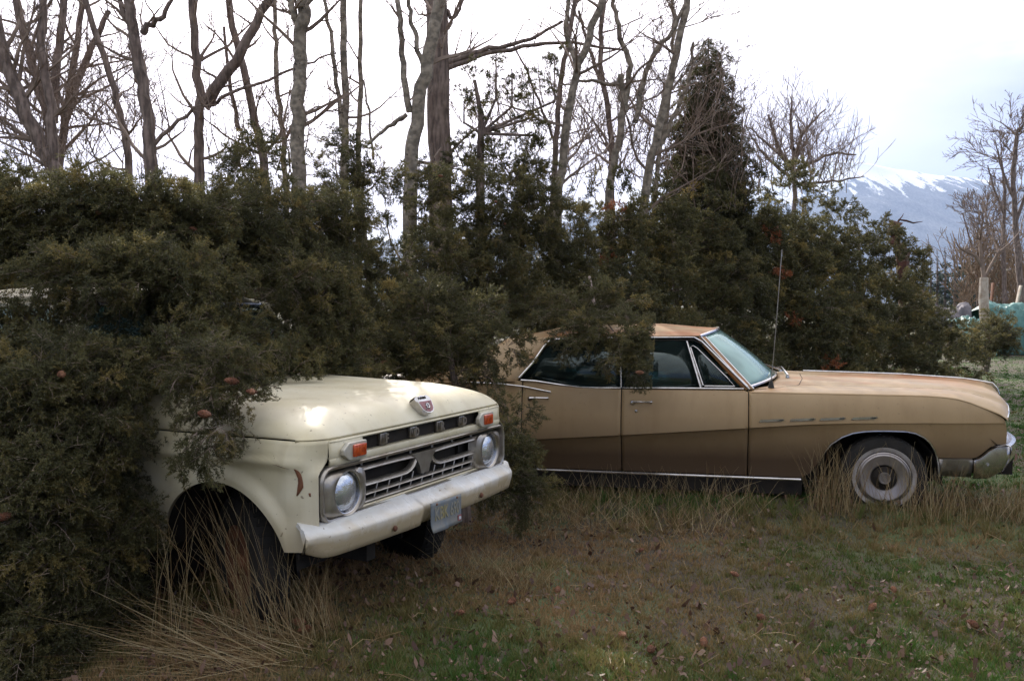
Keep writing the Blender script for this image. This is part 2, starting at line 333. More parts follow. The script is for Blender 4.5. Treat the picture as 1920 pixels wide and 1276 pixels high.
fa = np.stack([idx[:-1, :-1], idx[1:, :-1], idx[1:, 1:], idx[:-1, 1:]], -1).reshape(-1, 4)
me.from_pydata(np.stack([U, YY, ZZ-25], -1).reshape(-1, 3).tolist(), [], fa.tolist()); me.polygons.foreach_set('use_smooth', [True]*len(me.polygons))
mm = bpy.data.materials.new('snow_over_forest'); mm.use_nodes = True; t = mm.node_tree; n = t.nodes; l = t.links; b = n['Principled BSDF']; b.inputs['Roughness'].default_value = .9
c = n.new('ShaderNodeTexCoord'); sx = n.new('ShaderNodeSeparateXYZ'); l.new(c.outputs['Object'], sx.inputs[0])
mpp = n.new('ShaderNodeMapping'); mpp.inputs['Scale'].default_value = (.0085, .0016, .0034); mpp.inputs['Rotation'].default_value = (0, R(38), 0); l.new(c.outputs['Object'], mpp.inputs[0])
n1 = n.new('ShaderNodeTexNoise'); n1.inputs['Scale'].default_value = 1.6; n1.inputs['Detail'].default_value = 9; n1.inputs['Roughness'].default_value = .68; l.new(mpp.outputs[0], n1.inputs[0])
ma = n.new('ShaderNodeMath'); ma.operation = 'MULTIPLY_ADD'; l.new(n1.outputs[0], ma.inputs[0]); ma.inputs[1].default_value = 1700
zs_ = n.new('ShaderNodeMath'); zs_.operation = 'MULTIPLY'; zs_.inputs[1].default_value = 1.8; l.new(sx.outputs[2], zs_.inputs[0]); l.new(zs_.outputs[0], ma.inputs[2])
# snow also lies deeper towards the western shoulder
mb_ = n.new('ShaderNodeMath'); mb_.operation = 'MULTIPLY_ADD'; l.new(sx.outputs[0], mb_.inputs[0]); mb_.inputs[1].default_value = -.20; l.new(ma.outputs[0], mb_.inputs[2])
mr = n.new('ShaderNodeMapRange'); mr.inputs[1].default_value = 1800; mr.inputs[2].default_value = 1900; l.new(mb_.outputs[0], mr.inputs[0])
mk = n.new('ShaderNodeMix'); mk.data_type = 'RGBA'; l.new(mr.outputs[0], mk.inputs[0])
n2_ = n.new('ShaderNodeTexNoise'); n2_.inputs['Scale'].default_value = 14; n2_.inputs['Detail'].default_value = 8; n2_.inputs['Roughness'].default_value = .75; l.new(mpp.outputs[0], n2_.inputs[0])
rf_ = n.new('ShaderNodeValToRGB'); rf_.color_ramp.elements[0].position = .42; rf_.color_ramp.elements[0].color = (.012, .024, .036, 1); rf_.color_ramp.elements[1].position = .66; rf_.color_ramp.elements[1].color = (.13, .15, .17, 1); l.new(n2_.outputs[0], rf_.inputs[0]); l.new(rf_.outputs[0], mk.inputs[6]); mk.inputs[7].default_value = (.82, .84, .88, 1)
l.new(mk.outputs[2], b.inputs['Base Color']); me.materials.append(mm)
mo = bpy.data.objects.new('mountain', me); COL.objects.link(mo); tag(mo, kind='structure')
# ============================================================ pickup truck
def Mx(o, x, y, z):   # matrix from origin and three axis vectors
    m = Matrix.Identity(4)
    for i in range(3): m[i][0] = x[i]; m[i][1] = y[i]; m[i][2] = z[i]; m[i][3] = o[i]
    return m
TRK = empty('pickup_truck', (-.447, 4.695, 0), R(-27))
tag(TRK, 'cream old pickup truck with white bumper, half buried under conifer boughs', 'pickup truck')
T_AX, T_AZ, T_AR = -.52, .46, .385
def t_zt(x): return 1.056+.004*x
def hood_z(x, y, xf):
    d = max(0, xf-x); a = abs(y)/.895
    g_ = .118*(1-math.exp(-d/.075))+.034*d
    cr = max(0, 1-a**4.2)**.5
    rid_ = .010*sstep(.50, .56, abs(y))*(1-sstep(.62, .8, abs(y)))*sstep(.05, .4, d)
    return t_zt(x)+g_*cr-.0*d+rid_
def hood_xf(y):
    a = abs(y); return -.010*(a/.797)**3 if a < .797 else max(-.13+.13*max(0, (.897-a)/.10)**(1/3)-.010, -.13)
def f_yb(x, z):      # plan outline of the fender; it turns in further above the grille
    return .897 if x < -.13 else .897-(.035+.065*sstep(.90, .965, z))*((x+.13)/.13)**2.8
m = MB(); P = []
ys_ = [-.895*math.cos(math.pi*j/64) for j in range(65)]
for j in ys_:
    row = []; xf = hood_xf(j)
    for i in range(41):
        t_ = (i/40)**2.2; x = xf-t_*(1.42+xf); row.append((x, j, hood_z(x, j, xf)))
    row.insert(0, (xf-.004, j, t_zt(0)-.012)); P.append(row)
m.grid(P); hood = m.build('hood', MT['cream'], TRK, ang=50, solid=.004)
# fenders, both sides: columns of vertices that follow the wheel arch
def t_prof(x, z):
    y = 0
    y += .030*sstep(1.06, .985, z)*1.0                 # shoulder under the hood seam
    y += .018*sstep(.985, .955, z)
    y -= .020*sstep(.955, .915, z)                     # feature line
    y -= .030*sstep(.80, .50, z)
    r_ = math.hypot(x-T_AX, (z-T_AZ))
    y += .026*(1-sstep(.02, .085, r_-T_AR))*(1 if z > T_AZ-.1 else 0)
    return y
def t_fender(s):
    m = MB(); P = []
    xs_ = sorted(set([round(-1.42+i*.04, 4) for i in range(15)]+[round(T_AX-(T_AR+.0)*math.cos(math.pi*k/48), 4) for k in range(49)]+[-.07, -.05, -.035, -.02, -.01, -.004, 0]))
    for x in xs_:
        if abs(x-T_AX) < T_AR: zb = T_AZ+math.sqrt(max(0, T_AR**2-(x-T_AX)**2))
        else: zb = .5
        zb = max(zb, .565 if x > T_AX else .47)
        zt = t_zt(x)-.006
        row = []
        for k in range(27):
            z = zt+(zb-zt)*k/26
            row.append((x, s*(f_yb(x, z)+t_prof(x, z)*(1-.7*sstep(-.13, 0, x))), z))
        y0 = row[-1][1]; row.append((x, y0-s*.022, row[-1][2]+.004))
        P.append(row)
    m.grid(P, flip=(s > 0)); o = m.build('fender', MT['cream'], TRK, ang=60, solid=.003)
    w = MB()       # dark wheel housing behind the arch
    Q = []
    for k in range(25):
        a = math.pi*k/24-.0; Q.append([(T_AX+.42*math.cos(a), s*yy, T_AZ+.02+.42*math.sin(a)) for yy in (.90, .45)])
    w.grid(Q); w.box((T_AX, s*.44, .72), (.92, .02, .36)); w.box((T_AX-.22, s*.46, .52), (.55, .02, .5)); w.box((T_AX+.42, s*.66, .56), (.012, .46, .06))
    w.build('wheel_housing', MT['void'], o)
    return o
fR = t_fender(-1); fL = t_fender(1)
# rust scars on the near fender
def scar(name, pts, w, par, s=-1):
    m = MB(); P = []
    for i, (x, z) in enumerate(pts):
        ww = w[i]
        P.append([(x-ww, s*(f_yb(x-ww, z)+t_prof(x-ww, z)*(1-.7*sstep(-.13, 0, x-ww))+.0035), z), (x+ww, s*(f_yb(x+ww, z)+t_prof(x+ww, z)*(1-.7*sstep(-.13, 0, x+ww))+.0035), z)])
    m.grid(P); return m.build(name, MT['rustmetal'], par, solid=.001)
scar('rust_scar', [(-.085, .935), (-.078, .925), (-.072, .912), (-.066, .895), (-.064, .875), (-.065, .855), (-.072, .835), (-.08, .818)], [.003, .008, .010, .009, .010, .012, .007, .002], fR)
scar('rust_scar', [(-.19, .951), (-.17, .949), (-.155, .945), (-.14, .941), (-.125, .938), (-.11, .936)], [.004, .004, .004, .004, .004, .003], fR)
scar('rust_scar', [(-.03, .83), (-.028, .815)], [.004, .003], fR)
# upper front panel carrying the letters
m = MB()
def strip(z0, z1, x0=.0, y0=-.80, y1=.80, dx=.012, n=24):
    P = []
    for i in range(n+1):
        y = y0+(y1-y0)*i/n; xo = x0
        P.append([(xo-.03, y, z0), (xo, y, z0+.003), (xo+dx*.4, y, (z0+z1)/2), (xo, y, z1-.003), (xo-.03, y, z1)])
    m.grid(P)
strip(1.031, 1.047); strip(.930, .966, .004)
for s in (-1, 1):
    P = []
    for i in range(9):
        y = s*(.555+.247*i/8); xo = .002; P.append([(xo, y, .934+.0*i), (xo+.002, y, .98), (xo, y, 1.046)])
    m.grid(P, flip=(s < 0))
fp = m.build('front_panel', MT['cream'], TRK, ang=40, solid=.003)
m = MB(); m.box((-.035, 0, .998), (.01, 1.12, .07)); m.box((-.09, 0, .80), (.02, 1.6, .26)); m.build('radiator_shadow_board', MT['void'], TRK)
YX = Mx((0, 0, 0), (0, 1, 0), (0, 0, 1), (1, 0, 0))      # text facing +X
for ch, y in zip('FORD', (-.362, -.10, .155, .39)):
    M = Matrix.Translation((.004, y, .998)) @ YX
    o = text_mesh('letter', ch, .062, M, MT['alu'], TRK, .004, .002); o['label'] = 'raised metal letter '+ch
    m = MB(); m.box((-.016, 0, 0), (.02, .06, .055), bev=.004); b_ = m.build('letter_backing', MT['alu'], o); b_.location = (0.0, y, .998)
    b_.location = (-.004, y, .998)
# turn signals
for s in (-1, 1):
    m = MB(); yc = s*.622
    out = [(-.065, -.040), (.060, -.040), (.065, -.035), (.065, .035), (.060, .040), (-.065, .040), (-.105, .012), (-.105, -.012)]
    out = [(-s*-1*x if s > 0 else x, z) for x, z in out]
    M = Mx((.004, yc, .985), (0, 1, 0), (0, 0, 1), (1, 0, 0))
    if s > 0: out = [(abs(0)+x, z) for x, z in out]
    m.prism(out if s < 0 else [(x, z) for x, z in out][::-1], M, .026)
    hs = m.build('turn_signal', MT['signal'], TRK, ang=30)
    md = hs.modifiers.new('bevel', 'BEVEL'); md.width = .005; md.segments = 2
    m = MB(); m.box((.034, yc+s*-.004, .985), (.014, .094, .056), bev=.005)
    for k in range(7): m.box((.0415, yc-s*.004-.036+k*.012, .985), (.002, .002, .05))
    m.build('amber_lens', MT['amber'], hs)
# grille surround: rounded frame swept round the opening
def rrect(y0, y1, z0, z1, r, n=8):
    pts = []
    for cy, cz, a0 in ((y1-r, z1-r, 0), (y0+r, z1-r, 90), (y0+r, z0+r, 180), (y1-r, z0+r, 270)):
        for k in range(n+1):
            a = R(a0+90*k/n); pts.append((cy+r*math.cos(a), cz+r*math.sin(a)))
    return pts
GR = empty('grille', (0, 0, 0)); GR.parent = TRK
m = MB(); rr = rrect(-.862, .862, .678, .932, .07); cy, cz = 0, .805; P = []
def inset(p, d):
    y, z = p; yy = max(-.862+.07, min(.862-.07, y)); zz = max(.678+.07, min(.932-.07, z)); v = Vector((y-yy, z-zz)); 
    L_ = v.length; v = v*((L_-d)/L_) if L_ > 1e-6 else v; return yy+v.x, zz+v.y
for p in rr+rr[:1]:
    a0 = p; a1 = inset(p, .018); a2 = inset(p, .026)
    P.append([(-.03, *a0), (.008, *a0), (.014, *inset(p, .006)), (.010, *a1), (-.05, *a2)])
m.grid(P); m.build('grille_frame', MT['alu'], GR, ang=60)
m = MB(); m.box((-.02, 0, .664), (.07, 1.70, .026), bev=.006); m.build('lower_valance', MT['cream'], TRK)
def gx(y): return -.012
m = MB()
def bar(pts, w, d=.018, x0=None):   # flat bar along (y,z) points
    P = []
    for i, (y, z) in enumerate(pts):
        a = Vector(pts[max(0, i-1)]); b = Vector(pts[min(len(pts)-1, i+1)]); tt = (b-a).normalized(); nn = Vector((-tt.y, tt.x))*w/2
        x = (-.012 if x0 is None else x0)
        P.append([(x-d, y+nn.x, z+nn.y), (x-.002, y+nn.x, z+nn.y), (x+.003, y+nn.x*.6, z+nn.y*.6), (x-.0005, y, z), (x+.003, y-nn.x*.6, z-nn.y*.6), (x-.002, y-nn.x, z-nn.y), (x-d, y-nn.x, z-nn.y)])
    m.grid(P)
for s in (-1, 1):
    # the wing shaped loop that closes towards the centre V
    top = [(s*.565, .880), (s*.40, .880), (s*.20, .878), (s*.10, .875), (s*.03, .868)]
    bot = [(s*.565, .803), (s*.40, .801), (s*.24, .800), (s*.16, .802), (s*.125, .810), (s*.098, .826), (s*.078, .848), (s*.066, .870)]
    bar(top, .022, .03); bar(bot, .020, .03); bar([(s*.558, .892), (s*.558, .790)], .03, .03)
vp = [(-.13, .889), (.13, .889), (.095, .870), (.070, .845), (.050, .815), (.036, .775), (-.036, .775), (-.050, .815), (-.070, .845), (-.095, .870)]
m.prism(vp, Mx((-.03, 0, 0), (0, 1, 0), (0, 0, 1), (1, 0, 0)), .024)
m.build('grille_wing_bar', MT['alu'], GR, ang=40)
for z in (.757, .722):
    m = MB(); bar([(-.575, z), (.575, z)], .014, .022); m.build('grille_bar', MT['alu'], GR)
m = MB(); bar([(-.575, .698), (.575, .698)], .022, .03, -.006); m.build('grille_bar', MT['cream'], GR)
for k in range(-5, 6):
    y = k*.104; m = MB()
    m.tube([(-.022, y+.014, .795), (-.022, y-.003, .757), (-.022, y-.018, .722)], .0045, 5)
    m.tube([(-.03, y-.018, .722), (-.03, y-.018, .70)], .006, 5)
    m.build('grille_rib', MT['alu'], GR)
    if k % 2:
        m = MB(); m.tube([(-.03, y, .885), (-.03, y+.006, .925)], .006, 5); m.build('grille_strut', MT['alu'], GR)
# headlights
def bezel(s):
    yc = s*.675; zc = .797; m = MB(); P = []
    n = 48
    for i in range(n+1):
        a = 2*math.pi*i/n; ca, sa = math.cos(a), math.sin(a)
        def sq(r, hw, hh, p=5): # superellipse
            k_ = (abs(ca/hw)**p+abs(sa/hh)**p)**(-1/p); return (ca*k_, sa*k_)
        o3 = sq(1, .166, .112); 
        inn = (ca*.097, sa*.097); ou = sq(1, .158, .106)
        sh = (.006*s, -.003)
        P.append([(-.045, yc+o3[0]+sh[0]+s*.002, zc+o3[1]+sh[1]), (-.030, yc+ou[0]+sh[0], zc+ou[1]+sh[1]), (.002, yc+ou[0]*.80+inn[0]*.2, zc+ou[1]*.86+inn[1]*.14), (.014, yc+ou[0]*.45+inn[0]*.55, zc+ou[1]*.4+inn[1]*.6), (.017, yc+ca*.104, zc+sa*.104), (.012, yc+inn[0], zc+inn[1]), (-.02, yc+ca*.092, zc+sa*.092)])
    m.grid(P)
    h = m.build('headlight', MT['alu'], TRK, ang=50)
    m = MB(); M = Mx((-.016, yc, zc), (0, 1, 0), (0, 0, 1), (1, 0, 0))
    m.lathe([(.0001, .030), (.03, .0285), (.055, .024), (.075, .016), (.088, .006), (.0915, 0)], M, 40); m.build('headlight_lens', MT['lens'], h)
    m = MB(); m.lathe([(.0915, .0), (.093, .022), (.097, .024), (.1, .018)], M, 40); m.build('retaining_ring', MT['chrome'], h)
bezel(-1); bezel(1)
# bumper
def bump_x(y):
    a = abs(y); return .118-.045*(a/.9)**2-.060*sstep(.80, .96, a)**1.3
m = MB(); P = []
for i in range(97):
    y = -.955+1.91*i/96; x = bump_x(y); e = sstep(.90, .955, abs(y)); 
    dip = sstep(-.21, -.16, y)*(1-sstep(.14, .27, y))
    xx = x-.028*dip; zt = .685; 
    zb = .545+.03*sstep(.86, .955, abs(y)); k_ = 1-.7*e
    P.append([(xx-.135*k_, y, zt+.0-.02*e), (xx-.125*k_, y, zt+.016-.014*e), (xx-.07*k_, y, zt+.004-.010*e), (xx-.010, y, zt-.030-.006*e-.004*dip), (xx-.003, y, zt-.036-.006*e-.004*dip), (xx, y, zt-.044-.006*dip), (xx-.002, y, zt-.07), (xx-.014, y, zb+.03), (xx-.022, y, zb+.006), (xx-.034, y, zb), (xx-.045*k_, y, zb+.004)])
m.grid(P); 
m.add([P[0][k] for k in range(11)], [tuple(range(11))]); m.add([P[-1][k] for k in range(11)], [tuple(range(11))[::-1]])
bmp = m.build('front_bumper', MT['white2'], TRK, ang=50)
for y, z in ((-.44, .60), (.40, .60)):
    m = MB(); m.lathe([(.0001, .010), (.010, .008), (.014, .003), (.015, -.002)], Mx((bump_x(y)-.002, y, z-.01), (0, 1, 0), (0, 0, 1), (1, 0, 0)), 12); m.build('bumper_bolt', MT['rustmetal'], bmp)
m = MB()
for y in (-.45, .45): m.box((-.02, y, .63), (.16, .06, .05))
m.box((-.10, 0, .62), (.1, 1.3, .05)); m.build('bumper_bracket', MT['void'], TRK)
# licence plate, slightly bent
m = MB(); P = []
PX = .128
def plx(y, z): return PX+.010*math.sin((y+.15)*9)+.020*max(0, (.56-z)/.06)**2*(1 if y < -.02 else .4)
for i in range(21):
    y = -.160+.29*i/20; P.append([(plx(y, z), y, z) for z in np.linspace(.506, .654, 9)])
m.grid(P); pl = m.build('license_plate', MT['platebg'], TRK, solid=.002)
def bend(o):
    for v in o.data.vertices: v.co.x += plx(v.co.y, v.co.z)-PX
t1 = text_mesh('plate_number', 'KBK 690', .074, Matrix.Translation((PX+.003, -.014, .590)) @ YX @ Matrix.Diagonal((.86, 1.25, 1, 1)), MT['plateltr'], pl, .001, .001); bend(t1)
for y in (-.11, .08):
    m = MB(); m.lathe([(.0001, .005), (.006, .003), (.007, 0)], Mx((plx(y, .642)+.001, y, .642), (0, 1, 0), (0, 0, 1), (1, 0, 0)), 10); m.build('plate_bolt', MT['rustmetal'], pl)
m = MB(); m.box((plx(.10, .53)+.004, .10, .532), (.003, .034, .030)); m.build('plate_sticker', MT['red'], pl)
m = MB(); m.box((plx(.10, .53)+.0065, .10, .532), (.002, .018, .016)); m.build('plate_sticker_mark', MT['offwhite'], pl)
# hood emblem: crown bar over a red shield with a chrome cog and bolt
EM = empty('hood_emblem'); EM.parent = TRK
ez = hood_z(-.06, 0, 0); tl = Vector((.62, 0, 1)).normalized(); fw = Vector((1, 0, -.62)).normalized()
nrm = Vector((.83, 0, .55)).normalized(); upv = Vector((-.55, 0, .83)).normalized()
EMO = Vector((-.012, .006, 1.118)); ME = Mx(EMO, (0, 1, 0), upv, nrm)
sh_o = [(-.066, .028), (-.052, -.022), (-.030, -.040), (0, -.046), (.030, -.040), (.052, -.022), (.066, .028)]
sc = lambda p, k, dy=0: [(x*k, y*k+dy) for x, y in p]
m = MB(); m.prism(sh_o, ME @ Matrix.Translation((0, 0, -.03)), .046); 
cr_ = [(-.066, .028), (.066, .028), (.074, .045), (.050, .060), (.025, .056), (0, .064), (-.025, .056), (-.050, .060), (-.074, .045)]
m.prism(cr_, ME @ Matrix.Translation((0, 0, -.03)), .040)
e1 = m.build('emblem_rim', MT['chrome'], EM, ang=30)
m = MB(); m.prism(sc(sh_o, .86, -.001), ME @ Matrix.Translation((0, 0, .0155)), .002); m.build('emblem_field', MT['red'], EM)
m = MB()
for k in range(8):
    a = k*math.pi/4; m.box(ME @ Vector((.016*math.cos(a), -.006+.016*math.sin(a), .020)), (.006, .006, .004))
ring = [ME @ Vector((.0125*math.cos(2*math.pi*k/20), -.006+.0125*math.sin(2*math.pi*k/20), .0195)) for k in range(21)]
m.tube(ring, .0035, 5); bolt = [(-.040, -.030), (-.006, -.002), (-.004, -.010), (.042, .020), (.006, -.004), (.005, .004)]
m.prism(bolt, ME @ Matrix.Translation((0, 0, .018)), .004); m.build('emblem_cog_and_bolt', MT['chrome'], EM)
text_mesh('emblem_lettering', 'F O R D', .020, ME @ Matrix.Translation((0, .045, .012)), MT['void'], EM, .001, .0004)
# cab
CAB = MB()
def lerp(a, b, t_): return tuple(a[i]+(b[i]-a[i])*t_ for i in range(len(a)))
P = []
for i in range(25):
    u_ = i/24; x = -1.80-1.02*u_; row = []
    for j in range(25):
        y = -.76+1.52*j/24; a = abs(y)/.76
        e = (4*u_*(1-u_))**.35 if 0 < u_ < 1 else 0
        row.append((x+(.10*(1-a*a) if u_ < .5 else -.04*(1-a*a))*(abs(1-2*u_)), y, 1.655+.095*(1-a**5)*min(1, e*1.05+.25)-.02*a*a))
    P.append(row)
CAB.grid(P); roof = CAB.build('cab_roof', MT['cream'], TRK, ang=60, solid=.01)
for s in (-1, 1):
    m = MB(); m.tube([(-1.72, s*.79, 1.636), (-1.9, s*.785, 1.675), (-2.4, s*.785, 1.68), (-2.7, s*.79, 1.64)], .012, 6); m.build('drip_rail', MT['cream'], roof)
for s in (-1, 1):
    m = MB(); P = []; a = Vector((-1.43, s*.87, 1.20)); b = Vector((-1.78, s*.755, 1.655))
    for k in range(7):
        p = a.lerp(b, k/6); P.append([p+Vector((.045, -s*.03, 0)), p+Vector((.02, s*.012, 0)), p+Vector((-.03, s*.012, 0)), p+Vector((-.045, -s*.02, 0))])
    m.grid(P); m.build('windshield_pillar', MT['cream'], TRK, ang=60, solid=.003)
    m = MB(); P = []
    for k in range(7):        # rear pillar with rounded window corner
        f_ = k/6; z = 1.18+.47*f_; w = .10+.10*abs(2*f_-1)**3; y = .885-.125*f_
        P.append([(-2.86, s*(y-.06), z), (-2.84, s*y, z), (-2.82+w, s*(y+.004), z), (-2.82+w, s*(y-.03), z)])
    m.grid(P); m.build('rear_pillar', MT['cream'], TRK, ang=60, solid=.003)
m = MB(); m.box((-2.84, 0, 1.30), (.03, 1.62, .28)); m.build('cab_back_panel', MT['cream'], TRK)
m = MB()
for s in (-1, 1): m.box((-1.43, s*.89, .80), (.03, .03, .7))
m.box((-2.85, 0, .85), (.04, 1.74, .8)); m.box((-2.1, 0, .52), (1.5, 1.6, .06)); m.build('cab_floor', MT['void'], TRK)
m = MB(); m.box((-1.22, 0, .52), (.04, 1.62, .86)); m.build('ground_blind', MT['void'], TRK)  # dark board added to hide sunlit ground seen under the truck
m = MB(); P = []   # cowl and windscreen
for j in range(25):
    y = -.86+1.72*j/24; a = abs(y)/.86; P.append([(-1.42, y, hood_z(-1.42, y*.98, 0)-.002), (-1.52+.06*(1-a*a), y, 1.205+.02*(1-a*a))])
m.grid(P); m.build('cowl', MT['cream'], TRK, solid=.003)
m = MB(); P = []
for j in range(21):
    y = -.80+1.6*j/20; a = abs(y)/.80; P.append([(-1.46+.08*(1-a*a)-.33*k/8+.02*math.sin(math.pi*k/8), y*(1-.08*k/8), 1.215+.435*k/8) for k in range(9)])
m.grid(P); ws = m.build('windshield', MT['wshield'], TRK, solid=.004)
m = MB(); m.tube([P[j][8] for j in range(21)], .012, 6); m.tube([P[j][0] for j in range(21)], .014, 6); m.tube(P[0], .012, 6); m.tube(P[-1], .012, 6); m.build('windshield_seal', MT['chrome'], ws)
for s in (-1, 1):
    m = MB(); P = []
    for i in range(17):
        x = -1.427-1.083*i/16; P.append([(x, s*(.897+t_prof(-1.2, z)), z) for z in np.linspace(1.16, .47, 20)])
    m.grid(P, flip=(s < 0)); d_ = m.build('door', MT['cream'], TRK, ang=60, solid=.004)
    m = MB(); m.tube([(-2.30, s*.95, .99), (-2.40, s*.965, .99), (-2.46, s*.96, .99)], .011, 6); m.build('door_handle', MT['chrome'], d_)
    m = MB()
    fr_ = [(-1.50, 1.18), (-1.80, 1.62), (-1.90, 1.645), (-2.42, 1.645), (-2.50, 1.60), (-2.52, 1.18), (-1.50, 1.18)]
    m.tube([(x, s*(.885-.125*(z-1.18)/.47), z) for x, z in fr_], .018, 6)
    m.tube([(-1.66, s*.88, 1.18), (-1.74, s*.80, 1.52)], .010, 6); m.build('window_frame', MT['cream'], d_)
    m = MB(); m.add([(x, s*(.878-.125*(z-1.18)/.47), z) for x, z in fr_[:-1]], [tuple(range(6))]); m.build('window_glass', MT['wshield'], d_)
    m = MB(); P = []
    for i in range(9):
        x = -2.52-.34*i/8; P.append([(x, s*(.897+t_prof(-1.2, z)), z) for z in np.linspace(1.20, .47, 14)])
    m.grid(P, flip=(s < 0)); m.build('cab_corner', MT['cream'], TRK, ang=60, solid=.004)
m = MB(); m.box((-2.55, 0, .80), (.5, 1.5, .18), bev=.05); m.box((-2.76, 0, 1.05), (.14, 1.5, .5), bev=.05); m.build('bench_seat', MT['seat'], TRK)
m = MB(); ring = [(-1.78+.06*math.sin(2*math.pi*k/24), .38+.2*math.cos(2*math.pi*k/24), 1.12+.19*math.sin(2*math.pi*k/24)) for k in range(25)]; m.tube(ring, .012, 6); m.build('steering_wheel', MT['black'], TRK)
# bed
m = MB()
for s in (-1, 1):
    P = []
    for i in range(41):
        x = -2.93-2.05*i/40; zb = .52; dx = abs(x+3.38)
        if dx < .40: zb = max(zb, .42+math.sqrt(.16-dx*dx))
        P.append([(x, s*(.91+.02*math.sin((z-.5)*5)), z) for z in np.linspace(1.20, zb, 12)])
    m.grid(P, flip=(s < 0)); m.box((-3.96, s*.88, 1.215), (2.05, .09, .03))
m.box((-4.98, 0, .90), (.04, 1.74, .5)); m.box((-3.96, 0, .72), (2.05, 1.7, .04)); m.box((-2.95, 0, .96), (.04, 1.7, .46)); m.build('cargo_bed', MT['cream'], TRK, ang=50)
def wheel(par, x, y, s, rt, wd, steer=0., hub=True, ww=False, z0=None):
    e = empty('wheel', (x, y, z0 if z0 else rt-.02)); e.parent = par; e.rotation_euler = (0, 0, steer)
    M = Mx((0, 0, 0), (1, 0, 0), (0, 0, 1), (0, s, 0))
    m = MB(); h = wd/2; ri = rt*.56
    m.lathe([(ri, -h*.8), (rt*.80, -h), (rt*.95, -h*.85), (rt, -h*.55), (rt, h*.55), (rt*.95, h*.85), (rt*.80, h), (rt*.64, h*.93), (ri, h*.8)], M, 56)
    for k in range(40):
        a = 2*math.pi*k/40; m.box(M @ Vector((rt*.995*math.cos(a), rt*.995*math.sin(a), 0)), (.018, wd*.66, .010), Matrix.Rotation(-a+math.pi/2, 3, 'Y'))
    m.build('tyre', MT['tyre'], e, ang=40)
    if ww:
        m = MB(); m.lathe([(rt*.62, h*.875), (rt*.635, h*.925), (rt*.735, h*1.005)], M, 64); m.build('whitewall_band', MT['whitewall'], e)
        m = MB(); q = h*.80
        m.lathe([(.0001, q+.040), (.018, q+.040), (.021, q+.034), (.033, q+.034), (.036, q+.045), (.043, q+.045), (.046, q+.022), (.060, q+.004), (.088, q-.010), (.098, q+.002), (.104, q+.008), (.175, q+.022), (.186, q+.018), (.189, q+.006), (.192, q+.018), (.200, q+.014), (.203, q-.004)], M, 64)
        m.build('hubcap', MT['hub'], e, ang=28)
        m = MB(); m.lathe([(.046, q+.0225), (.060, q+.0055), (.088, q-.0085), (.098, q+.003)], M, 64); m.build('hubcap_recess', MT['void'], e)
    else:
        m = MB(); q = h*.55
        m.lathe([(.0001, q+.03), (.05, q+.03), (.055, q), (.10, q-.01), (.13, q+.02), (.17, q+.01), (.19, h*.75), (.205, h*.85), (.205, h*.3)], M, 48)
        m.build('rim', MT['rustmetal'], e, ang=30)
    return e
wheel(TRK, T_AX-.05, -.68, -1, .34, .17, R(-28), z0=.40); wheel(TRK, T_AX-.05, .68, 1, .34, .17, R(-24), z0=.40)
wheel(TRK, -3.38, -.78, -1, .34, .17, z0=.38); wheel(TRK, -3.38, .78, 1, .34, .17, z0=.38)
m = MB(); m.tube([(T_AX, -.7, .34), (T_AX, .7, .34)], .04, 8); m.tube([(-3.38, -.7, .34), (-3.38, .7, .34)], .05, 8)
for s in (-1, 1): m.box((-2.4, s*.42, .48), (4.7, .07, .13))
m.build('chassis', MT['void'], TRK)
# ============================================================ sedan
SED = empty('sedan', (3.088, 7.978, 0), R(-12))
tag(SED, 'tan four door sedan with rusty hood and roof, its rear under the boughs', 'car')
CR = [(-4.8, .60), (-3.6, .50), (-2.9, .505), (-2.0, .577), (-1.0, .663), (-.6, .70), (-.22, .722), (.32, .737), (.9, .745)]
ZT = [(-4.75, .86), (-4.3, .93), (-3.8, .965), (-3.3, .99), (-2.95, 1.0), (-2.7, .985), (-2.37, .950), (-2.03, .945), (-1.05, .955), (-1.0, .936), (.319, .934), (.43, .929), (.546, .917), (.63, .894), (.70, .864), (.78, .832), (.847, .805), (.88, .772), (.897, .72), (.908, .66)]
HW = [(-4.8, .90), (-4.2, .97), (-3.6, 1.0), (.2, 1.0), (.5, .985), (.75, .955), (.908, .925)]
def s_y(x, z):
    zc = interp(x, CR); w = interp(x, HW); cst = np.interp(x, [-1.2, -.6, .0, .9], [1, .75, .45, .35])
    if z >= zc:
        t_ = (z-zc)/(.945-zc); y = w-.012*t_-.038*max(0, t_)**3
    else:
        d = zc-z; y = w-cst*(.012*min(1, d/.010)+.085*(1-math.exp(-d/.10)))-.03*sstep(.1, .45, d)
    return y
ARC = [(-.60, .262), (-.53, .30), (-.50, .345), (-.455, .412), (-.42, .48), (-.377, .545), (-.30, .605), (-.219, .641), (-.14, .657), (-.063, .664), (.05, .668), (.17, .667), (.24, .654), (.305, .622), (.35, .58), (.383, .525), (.405, .465)]
def s_zb(x):
    if x < -3.9: return .30
    if x < -2.75:
        d = abs(x+3.2); return max(.262, .262+.33*math.sqrt(max(0, 1-(d/.42)**2)))
    if x < -.60: return .262
    if x < .405: return interp(x, ARC)
    return interp(x, [(.405, .465), (.67, .466), (.70, .475), (.74, .51), (.78, .55), (.83, .577), (.92, .58)])
